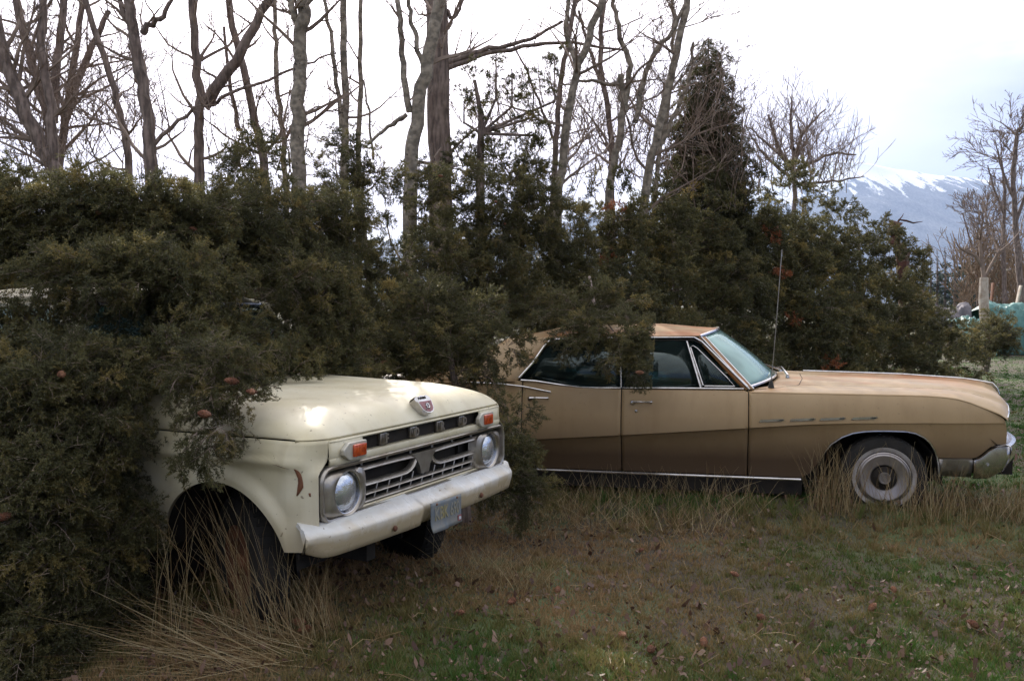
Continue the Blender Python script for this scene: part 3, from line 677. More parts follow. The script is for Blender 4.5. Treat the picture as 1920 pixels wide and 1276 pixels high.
def s_panel(name, x0, x1, s, par, n=None, nz=34):
    m = MB(); P = []; n = n or max(6, int((x1-x0)/.03))
    xs_ = [x0+(x1-x0)*i/n for i in range(n+1)]
    if x0 < -.6 < x1 or x0 < 0 < x1: xs_ = sorted(set([x for x in xs_ if x < -.62 or x > .42]+[p[0] for p in ARC]+[-.62+i*.012 for i in range(87)]))
    if x1 > .8: xs_ = sorted(set(xs_+[.84, .86, .875, .885, .893, .9, .905]))
    xs_ = [x for x in xs_ if x <= x1+1e-6]
    for x in xs_:
        zb, zt = s_zb(x), interp(x, ZT); zc = interp(x, CR); row = []
        zc = max(zb+.02, min(zc, zt-.03)); lv = [zt+(zc+.001-zt)*k/14 for k in range(15)]+[zc-.010]+[zc-.010+(zb-zc+.010)*(k/14)**1.3 for k in range(1, 15)]
        row = [(x, s*s_y(x, z), z) for z in lv]
        row = [(x, s*(abs(row[0][1])-.02), zt+.001)]+row+[(x, s*(abs(row[-1][1])-.02), zb)]
        P.append(row)
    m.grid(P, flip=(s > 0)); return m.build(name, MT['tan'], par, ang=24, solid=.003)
def flank_shade(o):   # dark brown below the body crease, shade put into the colour
    me = o.data; me.materials.append(MT['brown'])
    for f in me.polygons:
        c = f.center
        if c.z < interp(c.x, CR)-.004 and c.x < -.30: f.material_index = 1
MT['chr2'] = MT['chrome']
def s_tube(name, pts, r, par, m_='chrome', n=6, sq=1.):
    m = MB(); m.tube(pts, r, n, sq=sq); return m.build(name, MT[m_], par)
BELT = [(-2.90, 1.012), (-2.75, 1.005), (-2.55, .978), (-2.37, .958), (-2.2, .957), (-2.03, .960), (-1.6, .967), (-1.05, .972)]
def gy(z): return .925-.225*(z-.97)/.39          # side glass plane
for s in (-1, 1):
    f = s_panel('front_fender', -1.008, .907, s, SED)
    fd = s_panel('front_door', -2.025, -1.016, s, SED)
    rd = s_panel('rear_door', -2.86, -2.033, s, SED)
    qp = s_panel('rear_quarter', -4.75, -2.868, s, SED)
    # arch trim
    s_tube('arch_trim', [(x, s*(s_y(x, z)+.003), z-.002) for x, z in ARC[3:]]+[(.414, s*.95, .40), (.417, s*.95, .32)], .008, f)
    # four fender vents
    for xc, zc in ((-.835, .728), (-.60, .741), (-.375, .753), (-.14, .764)):
        m = MB(); y = s_y(xc, zc)
        poly = [(-.10, -.013), (.075, -.008), (.10, .006), (.085, .013), (-.085, .006)]
        M = Mx((xc, s*(y-.002), zc), (1, 0, 0.03), (0, 0, 1), (0, s, 0))
        m.prism(poly if s < 0 else poly, M, .010); v_ = m.build('fender_vent', MT['chrome'], f)
        m = MB(); m.prism([(.045, -.004), (.082, -.002), (.088, .006), (.06, .005)], Mx((xc, s*(y+.0085), zc), (1, 0, .03), (0, 0, 1), (0, s, 0)), .002); m.build('vent_slot', MT['void'], v_)
    # handles and lock
    for dr, xh, zh in ((fd, -1.86, .848), (rd, -2.86+.0, .862)):
        if dr is rd: xh = -2.72
        yy = s_y(xh, zh); m = MB()
        m.lathe([(.0001, .022), (.016, .020), (.021, .010), (.024, -.004)], Mx((xh-.075, s*yy, zh-.006), (1, 0, 0), (0, 0, 1), (0, s, 0)), 16)
        m.tube([(xh-.075, s*(yy+.02), zh), (xh, s*(yy+.033), zh+.004), (xh+.085, s*(yy+.026), zh+.004)], [.009, .007, .006], 6); 
        m.lathe([(.0001, .012), (.010, .010), (.012, -.004)], Mx((xh+.075, s*yy, zh+.002), (1, 0, 0), (0, 0, 1), (0, s, 0)), 12); m.build('door_handle', MT['chrome'], dr)
    m = MB(); m.lathe([(.0001, .010), (.012, .009), (.015, -.002)], Mx((-1.905, s*s_y(-1.9, .775), .775), (1, 0, 0), (0, 0, 1), (0, s, 0)), 16); m.build('door_lock', MT['chrome'], fd)
    # sill trim and rocker
    s_tube('sill_trim', [(-2.78, s*.935, .252), (-.60, s*.935, .252)], .012, SED, 'chrome', 6, .6)
    m = MB(); m.box((-1.69, s*.86, .185), (2.2, .06, .13)); m.build('rocker_panel', MT['void'], SED)
    # belt trim, quarter spear
    for dr, a, b in ((fd, -2.022, -1.05), (rd, -2.88, -2.036)):
        pts = [(x, s*.940, interp(x, BELT)-.004) for x in np.linspace(a, b, 14)]; s_tube('belt_trim', pts, .008, dr)
    s_tube('quarter_spear', [(-3.4, s*.96, .985), (-3.05, s*.965, .975), (-2.85, s*.962, .955), (-2.62, s*.965, .915)], .006, qp)
    # side glass
    RAIL = [(-2.66, 1.335), (-1.43, 1.362)]
    def GP(x, z, o=0): return (x, s*(gy(z)+o), z)
    fg = [(-1.385, .968), (-1.505, 1.337), (-2.06, 1.345), (-2.03, .962)]
    vg = [(-1.375, .968), (-1.08, .972), (-1.40, 1.30), (-1.47, 1.335), (-1.49, 1.33)]
    rg = [(-2.045, .962), (-2.075, 1.345), (-2.62, 1.332), (-2.70, 1.27), (-2.90, 1.01), (-2.7, .998), (-2.5, .968), (-2.37, .957)]
    for dr, pg in ((fd, fg), (rd, rg)):
        m = MB(); m.add([GP(x, z) for x, z in pg], [tuple(range(len(pg)))]); m.build('side_window', MT['glass'], dr, solid=.003)
    m = MB(); m.add([GP(x, z) for x, z in vg], [tuple(range(len(vg)))]); vw = m.build('vent_window', MT['glass'], fd, solid=.003)
    s_tube('vent_frame', [GP(-1.385, .962, .006), GP(-1.505, 1.340, .006)], .009, vw)
    s_tube('vent_frame', [GP(x, z, .008) for x, z in ((-1.36, .985), (-1.12, .987), (-1.175, 1.05), (-1.42, 1.285), (-1.455, 1.305), (-1.475, 1.29), (-1.37, .99))], .005, vw)
    s_tube('window_post', [GP(-2.035, .962, .006), GP(-2.068, 1.345, .006)], .007, fd)
    # chrome along the roof rail and down both pillars
    ln = [(-2.905, 1.010), (-2.80, 1.12), (-2.715, 1.275), (-2.66, 1.335), (-2.05, 1.352), (-1.45, 1.362), (-1.38, 1.325), (-1.02, .972)]
    ln[1] = (-2.80, 1.135)
    s_tube('window_surround', [GP(x, z+.012, .010) for x, z in ln], .010, SED)
    s_tube('window_surround', [GP(x, z-.012, .004) for x, z in ln[3:7]], .006, SED, 'void')
    # A pillar and sail panel
    m = MB(); P = []
    a = Vector((-1.00, s*.915, .965)); b = Vector((-1.385, s*.690, 1.375))
    for k in range(9):
        p = a.lerp(b, k/8); P.append([p+Vector((.03, -s*.035, .0)), p+Vector((.022, s*.004, 0)), p+Vector((-.012, s*.014, 0)), p+Vector((-.05, s*.0, -.01))])
    m.grid(P); m.build('windshield_pillar', MT['tan'], SED, ang=50, solid=.003)
    s_tube('pillar_trim', [a+Vector((.028, -s*.012, 0)), b+Vector((.028, -s*.006, 0))], .010, SED)
    s_tube('pillar_trim', [a+Vector((-.006, s*.018, 0)), b+Vector((-.006, s*.018, 0))], .008, SED)
    m = MB(); P = []
    for k in range(15):
        f_ = k/14; z = 1.35-.36*f_; y = gy(z)+.012; xa = np.interp(z, [.99, 1.01, 1.135, 1.275, 1.35], [-2.93, -2.91, -2.81, -2.72, -2.65]); xb = -3.05-.62*f_**1.1
        P.append([(xa+(xb-xa)*t_, s*(y-.04*t_*t_), z+.012*(1-f_)*(1-t_)*0) for t_ in np.linspace(0, 1, 8)])
    m.grid(P, flip=(s < 0)); m.build('roof_sail_panel', MT['tan'], SED, ang=60, solid=.003)
# windshield surfaces
def wb(y): a = y/.92; return Vector((-1.035+.285*(1-abs(a)**2.3), y, .978+.060*(1-a*a)))
def wt(y): a = y/.92; return Vector((-1.40+.16*(1-abs(a)**2.2), y*.745, 1.378+.050*(1-a*a)))
m = MB(); P = []
for j in range(33):
    y = -.90+1.8*j/32; a, b = wb(y), wt(y); P.append([a.lerp(b, k/10)+Vector((.012, 0, .010))*math.sin(math.pi*k/10) for k in range(11)])
m.grid(P); wsd = m.build('windshield', MT['wshield2'], SED, ang=80, solid=.004)
s_tube('windshield_trim', [wb(-.92+1.84*j/40)+Vector((.012, 0, -.001)) for j in range(41)], .012, wsd)
s_tube('windshield_trim', [wt(-.93+1.86*j/40)+Vector((.004, 0, .006)) for j in range(41)], .012, wsd)
# roof
m = MB(); P = []
for i in range(31):
    u_ = i/30; row = []
    for j in range(33):
        v_ = -1+2*j/32; yy = v_*(.712-.01*u_)
        xf_ = wt(v_*.92).x+.0; xr = -3.04-.08*(1-v_*v_)
        x = xf_+(xr-xf_)*u_; a = abs(v_)
        zr = 1.374-.014*u_; zf = wt(v_*.92).z+.006; top = 1.470
        cr2 = (1-a**2.6)
        body = zr+(top-zr)*cr2
        w_ = 1-sstep(0, .32, u_); zz = body*(1-w_)+(zf+(.0)*cr2)*w_
        zz -= .115*sstep(.55, 1, u_)**1.4*(.35+.65*cr2)
        row.append((x, yy, zz))
    P.append(row)
m.grid(P); rf = m.build('roof', MT['tan'], SED, ang=60, solid=.004)
# backlight, trunk, tail
m = MB(); P = []
for j in range(17):
    v_ = -1+2*j/16; P.append([Vector((-3.05-.08*(1-v_*v_), v_*.70, 1.255+.09*(1-v_*v_)*.9)).lerp(Vector((-3.64, v_*.80, .975)), k/6) for k in range(7)])
m.grid(P); m.build('rear_window', MT['glass'], SED, solid=.004)
m = MB(); P = []
for i in range(21):
    u_ = i/20; x = -3.62-1.12*u_; row = []
    for j in range(21):
        v_ = -1+2*j/20; w = interp(x, HW)-.045; zt = interp(x, ZT); row.append((x-.04*(1-v_*v_)*u_, v_*w, zt+.03*(1-v_**4)-.03*sstep(.9, 1, u_)))
    P.append(row)
m.grid(P); m.build('trunk_lid', MT['tan'], SED, solid=.004)
for s in (-1, 1):
    m = MB(); P = []
    for i in range(9):
        x = -2.93-.69*i/8; P.append([(x, s*(interp(x, HW)-.045), interp(x, ZT)), (x, s*.84, .985)])
    m.grid(P); m.build('quarter_shelf', MT['tan'], SED, solid=.003)
m = MB(); m.box((-4.77, 0, .66), (.03, 1.7, .34)); m.build('tail_panel', MT['tan'], SED, solid=.003)
m = MB(); m.box((-4.83, 0, .50), (.12, 1.9, .16), bev=.03); m.build('rear_bumper', MT['chrome'], SED)
for s in (-1, 1): m = MB(); m.box((-4.80, s*.55, .72), (.03, .5, .10), bev=.01); m.build('tail_light', MT['red'], SED)
# hood with fender tops
def nose_x(y): a = abs(y); return .905+.205*(1-(a/.93)**1.7) if a < .93 else .905
PRF = [(0, 1.0), (.02, .97), (.06, .74), (.12, .70), (.30, .665), (.46, .60), (.50, .55), (.56, .36), (.60, .31), (.66, .33), (.78, .34), (.86, .26), (.92, .10), (.95, 0)]
def top_z(x, y, t_):
    a = abs(y); e = .940; c_ = 1.035
    xn = nose_x(y)
    d = xn-x     # distance back from the nose edge
    fall_e = interp(-d, [(-2, .940), (-.60, .938), (-.45, .930), (-.36, .918), (-.28, .896), (-.205, .866), (-.125, .835), (-.06, .808), (-.02, .78), (0, .760)])
    fall_c = interp(-d, [(-2, 1.055), (-1.6, 1.050), (-.8, 1.034), (-.3, 1.006), (-.14, .985), (-.06, .95), (-.025, .91), (0, .865)])
    k_ = interp(a, PRF)
    sm = sstep(.0, .25, x+1.1)
    return fall_e+(fall_c-fall_e)*k_
m = MB(); P = []
yv = sorted(set([s*v for s in (-1, 1) for v in list(np.linspace(0, .95, 40))+[.02, .05, .48, .52, .58, .62, .88]]))
tv = [1-(1-k/60)**1.35 for k in range(61)]
def cowl_x(y):
    a = abs(y)
    if a > .93: return -1.0
    return wb(y).x+.012 if a <= .92 else -1.02
for y in yv:
    x0 = cowl_x(y); xn = nose_x(y); P.append([(x0+(xn-x0)*t_, y, top_z(x0+(xn-x0)*t_, y, t_)-(.03*(1-sstep(0, .12, x0+(xn-x0)*t_-x0)) if abs(y) < .9 else 0)*.4) for t_ in tv])
m.grid(P); hd = m.build('hood', MT['tan'], SED, ang=28, solid=.004)
def on_top(x, y, o=.003): return (x, y, top_z(x, y, 0)+o)
s_tube('hood_ornament_strip', [on_top(-.50+1.55*k/40, 0, .004-.0*k) for k in range(38)]+[(1.055, 0, .972), (1.09, 0, .93), (1.108, 0, .88)], .011, hd)
m = MB(); seam = []
for k in range(41):
    a = -1+2*k/40; y = a*.90; x = -1.0+.47*math.sqrt(max(0, 1-abs(a)**3.2)); seam.append(on_top(x, y, .0005))
m.tube(seam, .0035, 4); m.build('hood_gap', MT['void'], hd)
for s in (-1, 1):
    m = MB(); m.tube([on_top(-.72+1.55*k/20, s*.575, .0005) for k in range(21)], .003, 4); m.build('hood_gap', MT['void'], hd)
# wipers
for s in (-1, 1):
    m = MB(); y0 = s*.33 if s < 0 else .42
    b0 = on_top(-.66, y0, .008); tip = wb(y0+.38)+Vector((.0, 0, .055)) if s > 0 else wb(y0+.40)+Vector((.02, 0, .045))
    m.lathe([(.0001, .02), (.014, .018), (.018, -.004)], Matrix.Translation(b0), 10)
    m.tube([Vector(b0)+Vector((0, 0, .018)), Vector(b0).lerp(tip, .5)+Vector((0, 0, .045)), tip], [.011, .008, .004], 5); m.build('wiper', MT['chrome'], SED)
m = MB(); p0 = Vector(on_top(-.83, -.83, .0)); m.lathe([(.026, 0), (.024, .006), (.013, .055), (.006, .062), (.0001, .062)], Matrix.Translation(p0), 14)
an = m.build('antenna', MT['black'], SED); m = MB(); m.tube([p0+Vector((0, 0, .05)), p0+Vector((.03, .01, .45)), p0+Vector((.075, .035, 1.12))], [.0045, .004, .003], 5); m.build('antenna_mast', MT['alu'], an)
m = MB(); mp0 = wb(.62)+Vector((.02, .06, .05)); m.tube([(-.93, .90, .955), (-.92, .92, 1.04)], .012, 6); m.box((-.90, .93, 1.07), (.05, .14, .09), bev=.015)
m.build('wing_mirror', MT['chrome'], SED)
# nose: grille, lamps, bumper
m = MB(); P = []
for j in range(41):
    y = -.925+1.85*j/40; xn = nose_x(y); P.append([(xn-.010, y, top_z(xn, y, 1)-.004), (xn-.10, y, .73), (xn-.12, y, .62), (xn-.06, y, .565)])
m.grid(P); m.build('nose_recess', MT['void'], SED, ang=60)
m = MB()
for z in (.60, .625, .65, .675, .70, .725):
    m.tube([(nose_x(y)-.05, y, z) for y in np.linspace(-.86, .86, 31)], .005, 4)
gl_ = m.build('grille', MT['chrome'], SED)
m = MB()
for s in (-1, 1):
    m.tube([(nose_x(s*y)-.008, s*y, top_z(nose_x(s*y), s*y, 1)+.001) for y in np.linspace(.0, .90, 20)], .012, 6)
m.build('hood_lip_trim', MT['chrome'], SED)
for s in (-1, 1):
    for y in (.58, .78):
        m = MB(); M = Mx((nose_x(y)-.075, s*y, .663), (0, 1, 0), (0, 0, 1), (1, 0, 0)); m.lathe([(.0001, .03), (.05, .022), (.075, .006), (.082, .012), (.088, .0)], M, 28); m.build('headlight', MT['lens'], SED)
def fb_x(y): a = abs(y); return 1.155-.24*(a/.95)**2.0 if a < .95 else .915
m = MB(); P = []
for j in range(61):
    y = -.955+1.91*j/60; x = fb_x(y); P.append([(x-.12, y*.97, .560), (x-.02, y, .578), (x+.004, y, .570), (x+.012, y, .53), (x-.008, y, .45), (x-.045, y*.985, .375), (x-.12, y*.96, .355)])
m.grid(P)
for s in (-1, 1):
    P = []
    for x in [.915, .89, .86, .83, .80, .77, .74, .71, .685, .667]:
        zt = interp(x, [(.667, .455), (.70, .468), (.74, .50), (.78, .54), (.83, .566), (.92, .576)]); zb = interp(x, [(.667, .31), (.78, .315), (.87, .375), (.92, .45)])
        w = .955-.012*(x < .7)
        P.append([(x, s*(w-.03), zt+.002), (x, s*w, zt-.006), (x, s*(w+.006), (zt+zb)/2), (x, s*(w-.012), zb+.01), (x, s*(w-.03), zb)])
    m.grid(P, flip=(s > 0)); m.lathe([(.0001, .010), (.012, .007), (.014, -.004)], Mx((.76, s*.955, .425), (1, 0, 0), (0, 0, 1), (0, s, 0)), 12)
m.build('front_bumper', MT['chrome'], SED, ang=40, solid=.003)
for s in (-1, 1):
    m = MB(); P = [[(x, s*.925, .462), (x, s*.945, .452), (x, s*.935, .38), (x, s*.90, .315)] for x in np.linspace(.42, .66, 7)]; m.grid(P, flip=(s > 0)); m.build('fender_extension', MT['alu'], SED, ang=50, solid=.003)
# underbody, interior
m = MB(); m.box((-1.6, 0, .22), (2.0, 1.72, .06)); m.box((.75, 0, .42), (.5, 1.5, .2)); m.box((-4.2, 0, .42), (1.0, 1.6, .25)); m.box((-.52, 0, .55), (.10, 1.70, .62)); m.box((-2.75, 0, .5), (.1, 1.7, .5)); m.box((0, 0, .50), (1.0, 1.0, .5))
for s in (-1, 1):
    Q = [[(-.02+.47*math.cos(math.pi*k/16), s*yy, .24+.47*math.sin(math.pi*k/16)) for yy in (.94, .5)] for k in range(17)]; m.grid(Q)
    Q = [[(-3.2+.45*math.cos(math.pi*k/16), s*yy, .22+.42*math.sin(math.pi*k/16)) for yy in (.94, .5)] for k in range(17)]; m.grid(Q)
    m.box((0, s*.5, .45), (.96, .02, .5)); m.box((-3.2, s*.5, .45), (.96, .02, .5))
m.build('underbody', MT['void'], SED)
m = MB()
for x in (-1.75, -2.65):
    m.box((x, 0, .55), (.55, 1.6, .18), bev=.06); m.box((x-.26, 0, .80), (.16, 1.6, .50), bev=.06)
m.build('bench_seat', MT['seat'], SED)
m = MB(); m.box((-1.12, 0, .86), (.30, 1.66, .12), bev=.05); m.build('dashboard', MT['seat'], SED)
m = MB(); ring = [(-1.42+.06*math.sin(2*math.pi*k/24), .38+.19*math.cos(2*math.pi*k/24), .92+.18*math.sin(2*math.pi*k/24)) for k in range(25)]; m.tube(ring, .011, 6); m.build('steering_wheel', MT['black'], SED)
wheel(SED, 0.02, -.865, -1, .325, .20, 0, ww=True, z0=.295); wheel(SED, 0.02, .865, 1, .325, .20, 0, ww=True, z0=.295)
wheel(SED, -3.2, -.865, -1, .325, .20, 0, ww=True, z0=.295); wheel(SED, -3.2, .865, 1, .325, .20, 0, ww=True, z0=.295)

# ============================================================ plants
UPV = np.array([0., 0., 1.])
def frames(d):
    """rotation matrices whose local X axis is d (n,3)"""
    d = d/np.linalg.norm(d, axis=1, keepdims=True); s = np.cross(UPV, d); ln = np.linalg.norm(s, axis=1, keepdims=True)
    s = np.where(ln < 1e-3, np.array([[0., 1., 0.]]), s/np.maximum(ln, 1e-6)); u = np.cross(d, s); return np.stack([d, s, u], -1)
def bough_template(rng, nt, step, nl, nw, per=2):
    """a fluffy conifer bough about one unit long along +X, made of short needle covered fingers: needles (n,3,3), stem polylines"""
    tri = []; stems = []; fing = []
    ax = lambda t_: np.array([t_*.92, .06*math.sin(3*t_), .12*math.sin(2.6*t_)-.22*t_**2])
    stems.append([ax(t_) for t_ in np.linspace(0, 1, 6)]); fing.append([ax(.7), ax(.85), ax(1.)])
    for k in range(nt):
        t_ = .12+.86*(k+.5)/nt; p = ax(t_); az = rng.choice([0, math.pi])+rng.normal(0, .75); L = (.40*(1-t_)**.7+.15)*rng.uniform(.65, 1.2)
        o = np.array([0, math.cos(az), math.sin(az)*.8]); d = np.array([rng.uniform(.45, .9), 0, 0])+o*rng.uniform(.6, .95); d /= np.linalg.norm(d); dr = rng.uniform(-.05, .5)
        f_ = lambda q: p+d*L*q-np.array([0, 0, dr*L*q*q]); pp = [f_(q) for q in (0, .35, .7, 1)]; stems.append([pp[0], pp[2], pp[3]]); fing.append(pp[1:])
        nf = 2+int(L*11)
        for m_ in range(nf):
            h = rng.uniform(.25, .95); b0 = f_(h); o2 = rng.normal(size=3); o2 -= d*o2.dot(d); o2 /= np.linalg.norm(o2); d2 = d*rng.uniform(.5, 1)+o2*rng.uniform(.5, .9)+np.array([0, 0, .12]); d2 /= np.linalg.norm(d2); l2 = rng.uniform(.10, .19)
            fing.append([b0, b0+d2*l2*.5, b0+d2*l2-np.array([0, 0, .02])])
    for pp in fing:
        pp = np.array(pp); seg = np.linalg.norm(np.diff(pp, axis=0), axis=1); cum = np.r_[0, np.cumsum(seg)]; n = max(2, int(cum[-1]/step)); dd = pp[-1]-pp[0]; dd /= np.linalg.norm(dd)
        for k in range(n):
            for e in range(per):
                q = cum[-1]*(k+rng.uniform(0, 1))/n; c = np.array([np.interp(q, cum, pp[:, j]) for j in range(3)])
                o = rng.normal(size=3); o -= dd*o.dot(dd); o /= np.linalg.norm(o)+1e-6
                v = dd*rng.uniform(.3, .8)+o*rng.uniform(.6, .9); v /= np.linalg.norm(v); wv = np.cross(v, rng.normal(size=3)); wv /= np.linalg.norm(wv)+1e-6
                ll = nl*rng.uniform(.7, 1.3); tri.append([c-wv*nw/2, c+wv*nw/2, c+v*ll])
    return np.array(tri), stems
trng = np.random.default_rng(5)
TPL = {'near': [bough_template(trng, 12, .022, .055, .0170) for _ in range(7)],
       'mid': [bough_template(trng, 11, .030, .065, .0230) for _ in range(7)],
       'far': [bough_template(trng, 9, .042, .085, .036) for _ in range(6)]}
TW, SW = TRK.matrix_basis.inverted(), SED.matrix_basis.inverted()
TWn, SWn = np.array(TW), np.array(SW)
def keep(c, hang=False):
    """False where a needle would sit inside, or float in front of, one of the vehicles"""
    a = c@TWn[:3, :3].T+TWn[:3, 3]; b = c@SWn[:3, :3].T+SWn[:3, 3]
    ok = ~((a[:, 0] > -1.46) & (a[:, 0] < .16) & (np.abs(a[:, 1]) < .94) & (a[:, 2] < 1.215))
    ok &= ~((a[:, 0] > -5) & (a[:, 0] <= -1.46) & (np.abs(a[:, 1]) < .93) & (a[:, 2] < 1.2))
    ok &= ~((a[:, 0] > -2.9) & (a[:, 0] <= -1.40) & (np.abs(a[:, 1]) < .86) & (a[:, 2] < 1.76))
    if hang: return ok & (c[:, 2] > 0)
    ok &= ~((a[:, 0] > -.72) & (a[:, 0] < 1.2) & (a[:, 1] < .45) & (a[:, 1] > -2.5))
    ok &= ~((a[:, 0] > -1.35) & (a[:, 0] < 1.2) & (a[:, 1] < -.2) & (a[:, 1] > -.95) & (a[:, 2] > 1.3) & (a[:, 2] < 1.0))
    ok &= ~((a[:, 0] > -.40) & (a[:, 0] < .6) & (np.abs(a[:, 1]) < 1.0))
    ok &= ~((b[:, 0] > -4.8) & (b[:, 0] < 1.2) & (np.abs(b[:, 1]) < .99) & (b[:, 2] < .99))
    ok &= ~((b[:, 0] > -3.7) & (b[:, 0] < -.7) & (np.abs(b[:, 1]) < .93-.5*(b[:, 2]-.97)) & (b[:, 2] < 1.47))
    ok &= ~((b[:, 0] > -1.75) & (b[:, 0] < 1.6) & (b[:, 1] < 1.05))
    ok &= ~((b[:, 0] > -2.75) & (b[:, 0] <= -1.75) & (b[:, 1] < -.5) & (b[:, 1] > -1.4) & (b[:, 2] < .95))
    ok &= c[:, 2] > .0
    return ok
def conifer(label, boughs, lod, stems=True, trunk=None, cones=0, group='evergreens heaped around the two vehicles', name='evergreen_shrub', dead=0, seed=0, tint0=0., cat='evergreen', stemr=.010, hang=False):
    """boughs: list of (start, direction, length, roll)"""
    rng = np.random.default_rng(seed+100); base = np.mean([b[0] for b in boughs], axis=0)
    e = empty(name, (float(base[0]), float(base[1]), 0)); tag(e, label, cat, group); off = np.array([base[0], base[1], 0])
    V = []; T = []; DV = []; st = MB(); tips = []
    D = np.array([b[1] for b in boughs], float); F = frames(D)
    for i, (p, d, L, roll) in enumerate(boughs):
        tp, sts = TPL[lod][rng.integers(len(TPL[lod]))]
        c, s_ = math.cos(roll), math.sin(roll); rr = np.array([[1, 0, 0], [0, c, -s_], [0, s_, c]]); M = F[i]@rr
        v = (tp*L)@M.T+p; k = keep(v.mean(1), hang); v = v[k]
        tb = np.clip(rng.normal(.38+tint0, .17), 0, 1)
        if dead and rng.random() < dead: DV.append(v-off)
        else: V.append(v-off); T.append(np.clip(tb+rng.normal(0, .10, len(v))+.16*(tp.mean(1)[k][:, 0]-.5), 0, 1))
        if stems:
            for j, q in enumerate(sts):
                if j and rng.random() < .45: continue
                w = (np.array(q)*L)@M.T+p
                if not keep(w, hang).all(): continue
                st.tube(w-off, [max(.0012, (stemr*L if j == 0 else stemr*.35*L)*(1-.8*h/(len(q)-1))) for h in range(len(q))], 3, cap=False)
        tips.append((np.array([.45, 0, -.03])*L)@M.T+p)
    V = np.concatenate(V); bulk('crown', V, 3, MT['needle'] if lod != 'far' else MT['needle'], e, np.concatenate(T))
    if DV and sum(map(len, DV)): bulk('dead_sprigs', np.concatenate(DV), 3, MT['deadneedle'], e, rng.random(sum(map(len, DV))))
    if trunk: 
        tb_ = MB()
        for pts, r0, r1 in trunk:
            pts = np.array(pts); st_ = MB(); tb_.tube(pts-off, [r0+(r1-r0)*h/(len(pts)-1) for h in range(len(pts))], 7)
        tb_.build('trunk', MT['bark_dark'], e)
    if stems and st.v: st.build('twigs', MT['twig'], e)
    for k in range(cones):
        for _ in range(30):
            q = tips[rng.integers(len(tips))]
            if keep(q[None], hang).all() and keep(q[None]+[[0, -.12, .03]], hang).all(): break
        else: continue
        # push the cone to the outside of the foliage, towards open air in front
        q = q-off+np.array([0, -.12, .03]); s_ = rng.uniform(.65, 1.0)
        cm = cone_mesh(); o = bpy.data.objects.new('cone', cm); COL.objects.link(o); o.parent = e; o.location = q; o.rotation_euler = (rng.uniform(0, 3), rng.uniform(.9, 2.2), rng.uniform(0, 6)); o.scale = (s_,)*3
    return e
_cm = []
def cone_mesh():
    if not _cm:
        for mm_ in ('cone', 'cone2'):
            m = MB(); M = Matrix.Identity(4); prof = [(.0005, -.034)]
            for k in range(12):
                t_ = k/11; r = .0165*math.sin(math.pi*(.12+.80*t_))**.8; z = -.032+.066*t_; prof += [(r*1.08, z), (r*.86, z+.003)]
            prof.append((.0005, .037)); m.lathe(prof, M, 14)
            v = m.v; m.v = [(x*(1+.12*math.sin(9*math.atan2(y, x)+z*400)), y*(1+.12*math.sin(9*math.atan2(y, x)+z*400)), z) for x, y, z in v]
            o = m.build('cone_pattern', MT[mm_], ang=20); _cm.append(o.data); bpy.data.objects.remove(o)
    return _cm[random.randrange(2)]
def lump(c, r, n, rng, bias=(0, -.35, .25), Ls=(.46, .72), inner=.35, flat=.9, Lm=(.17, .25)):
    """boughs radiating from inside a clump and hanging over at its edge"""
    out = []; c = np.array(c); n = int(n*1.75)
    for _ in range(n):
        d = rng.normal(size=3); d /= np.linalg.norm(d); d = d+np.array(bias)*rng.uniform(0, 1.6); d /= np.linalg.norm(d); d[2] = d[2]*flat
        out.append((c+d*r*rng.uniform(.05, inner+.2), d, max(r*rng.uniform(*Ls)*1.25, rng.uniform(*Lm)), rng.uniform(-.7, .7)))
    return out
def P3(px, py, Y): return np.array(at(px, py, Y))
TOP = [(-300, 330), (0, 335), (60, 350), (150, 322), (230, 330), (300, 345), (370, 372), (430, 300), (480, 268), (540, 300), (600, 300), (640, 262), (690, 300), (740, 345), (800, 340), (880, 335), (940, 320), (1000, 300), (1040, 335), (1100, 350), (1200, 345), (1300, 352), (1360, 340), (1440, 335), (1520, 338), (1590, 375), (1640, 425), (1690, 500), (1745, 560), (1785, 620), (1820, 660)]
DEP = [(-300, 6.2), (300, 6.6), (520, 8.0), (900, 9.8), (1200, 12.0), (1500, 15.5), (1700, 18.5), (1840, 21)]
def depth(px): return interp(px, DEP)
rng = np.random.default_rng(21)
SHR = {}
def put(key, bs): SHR.setdefault(key, []).extend(bs)
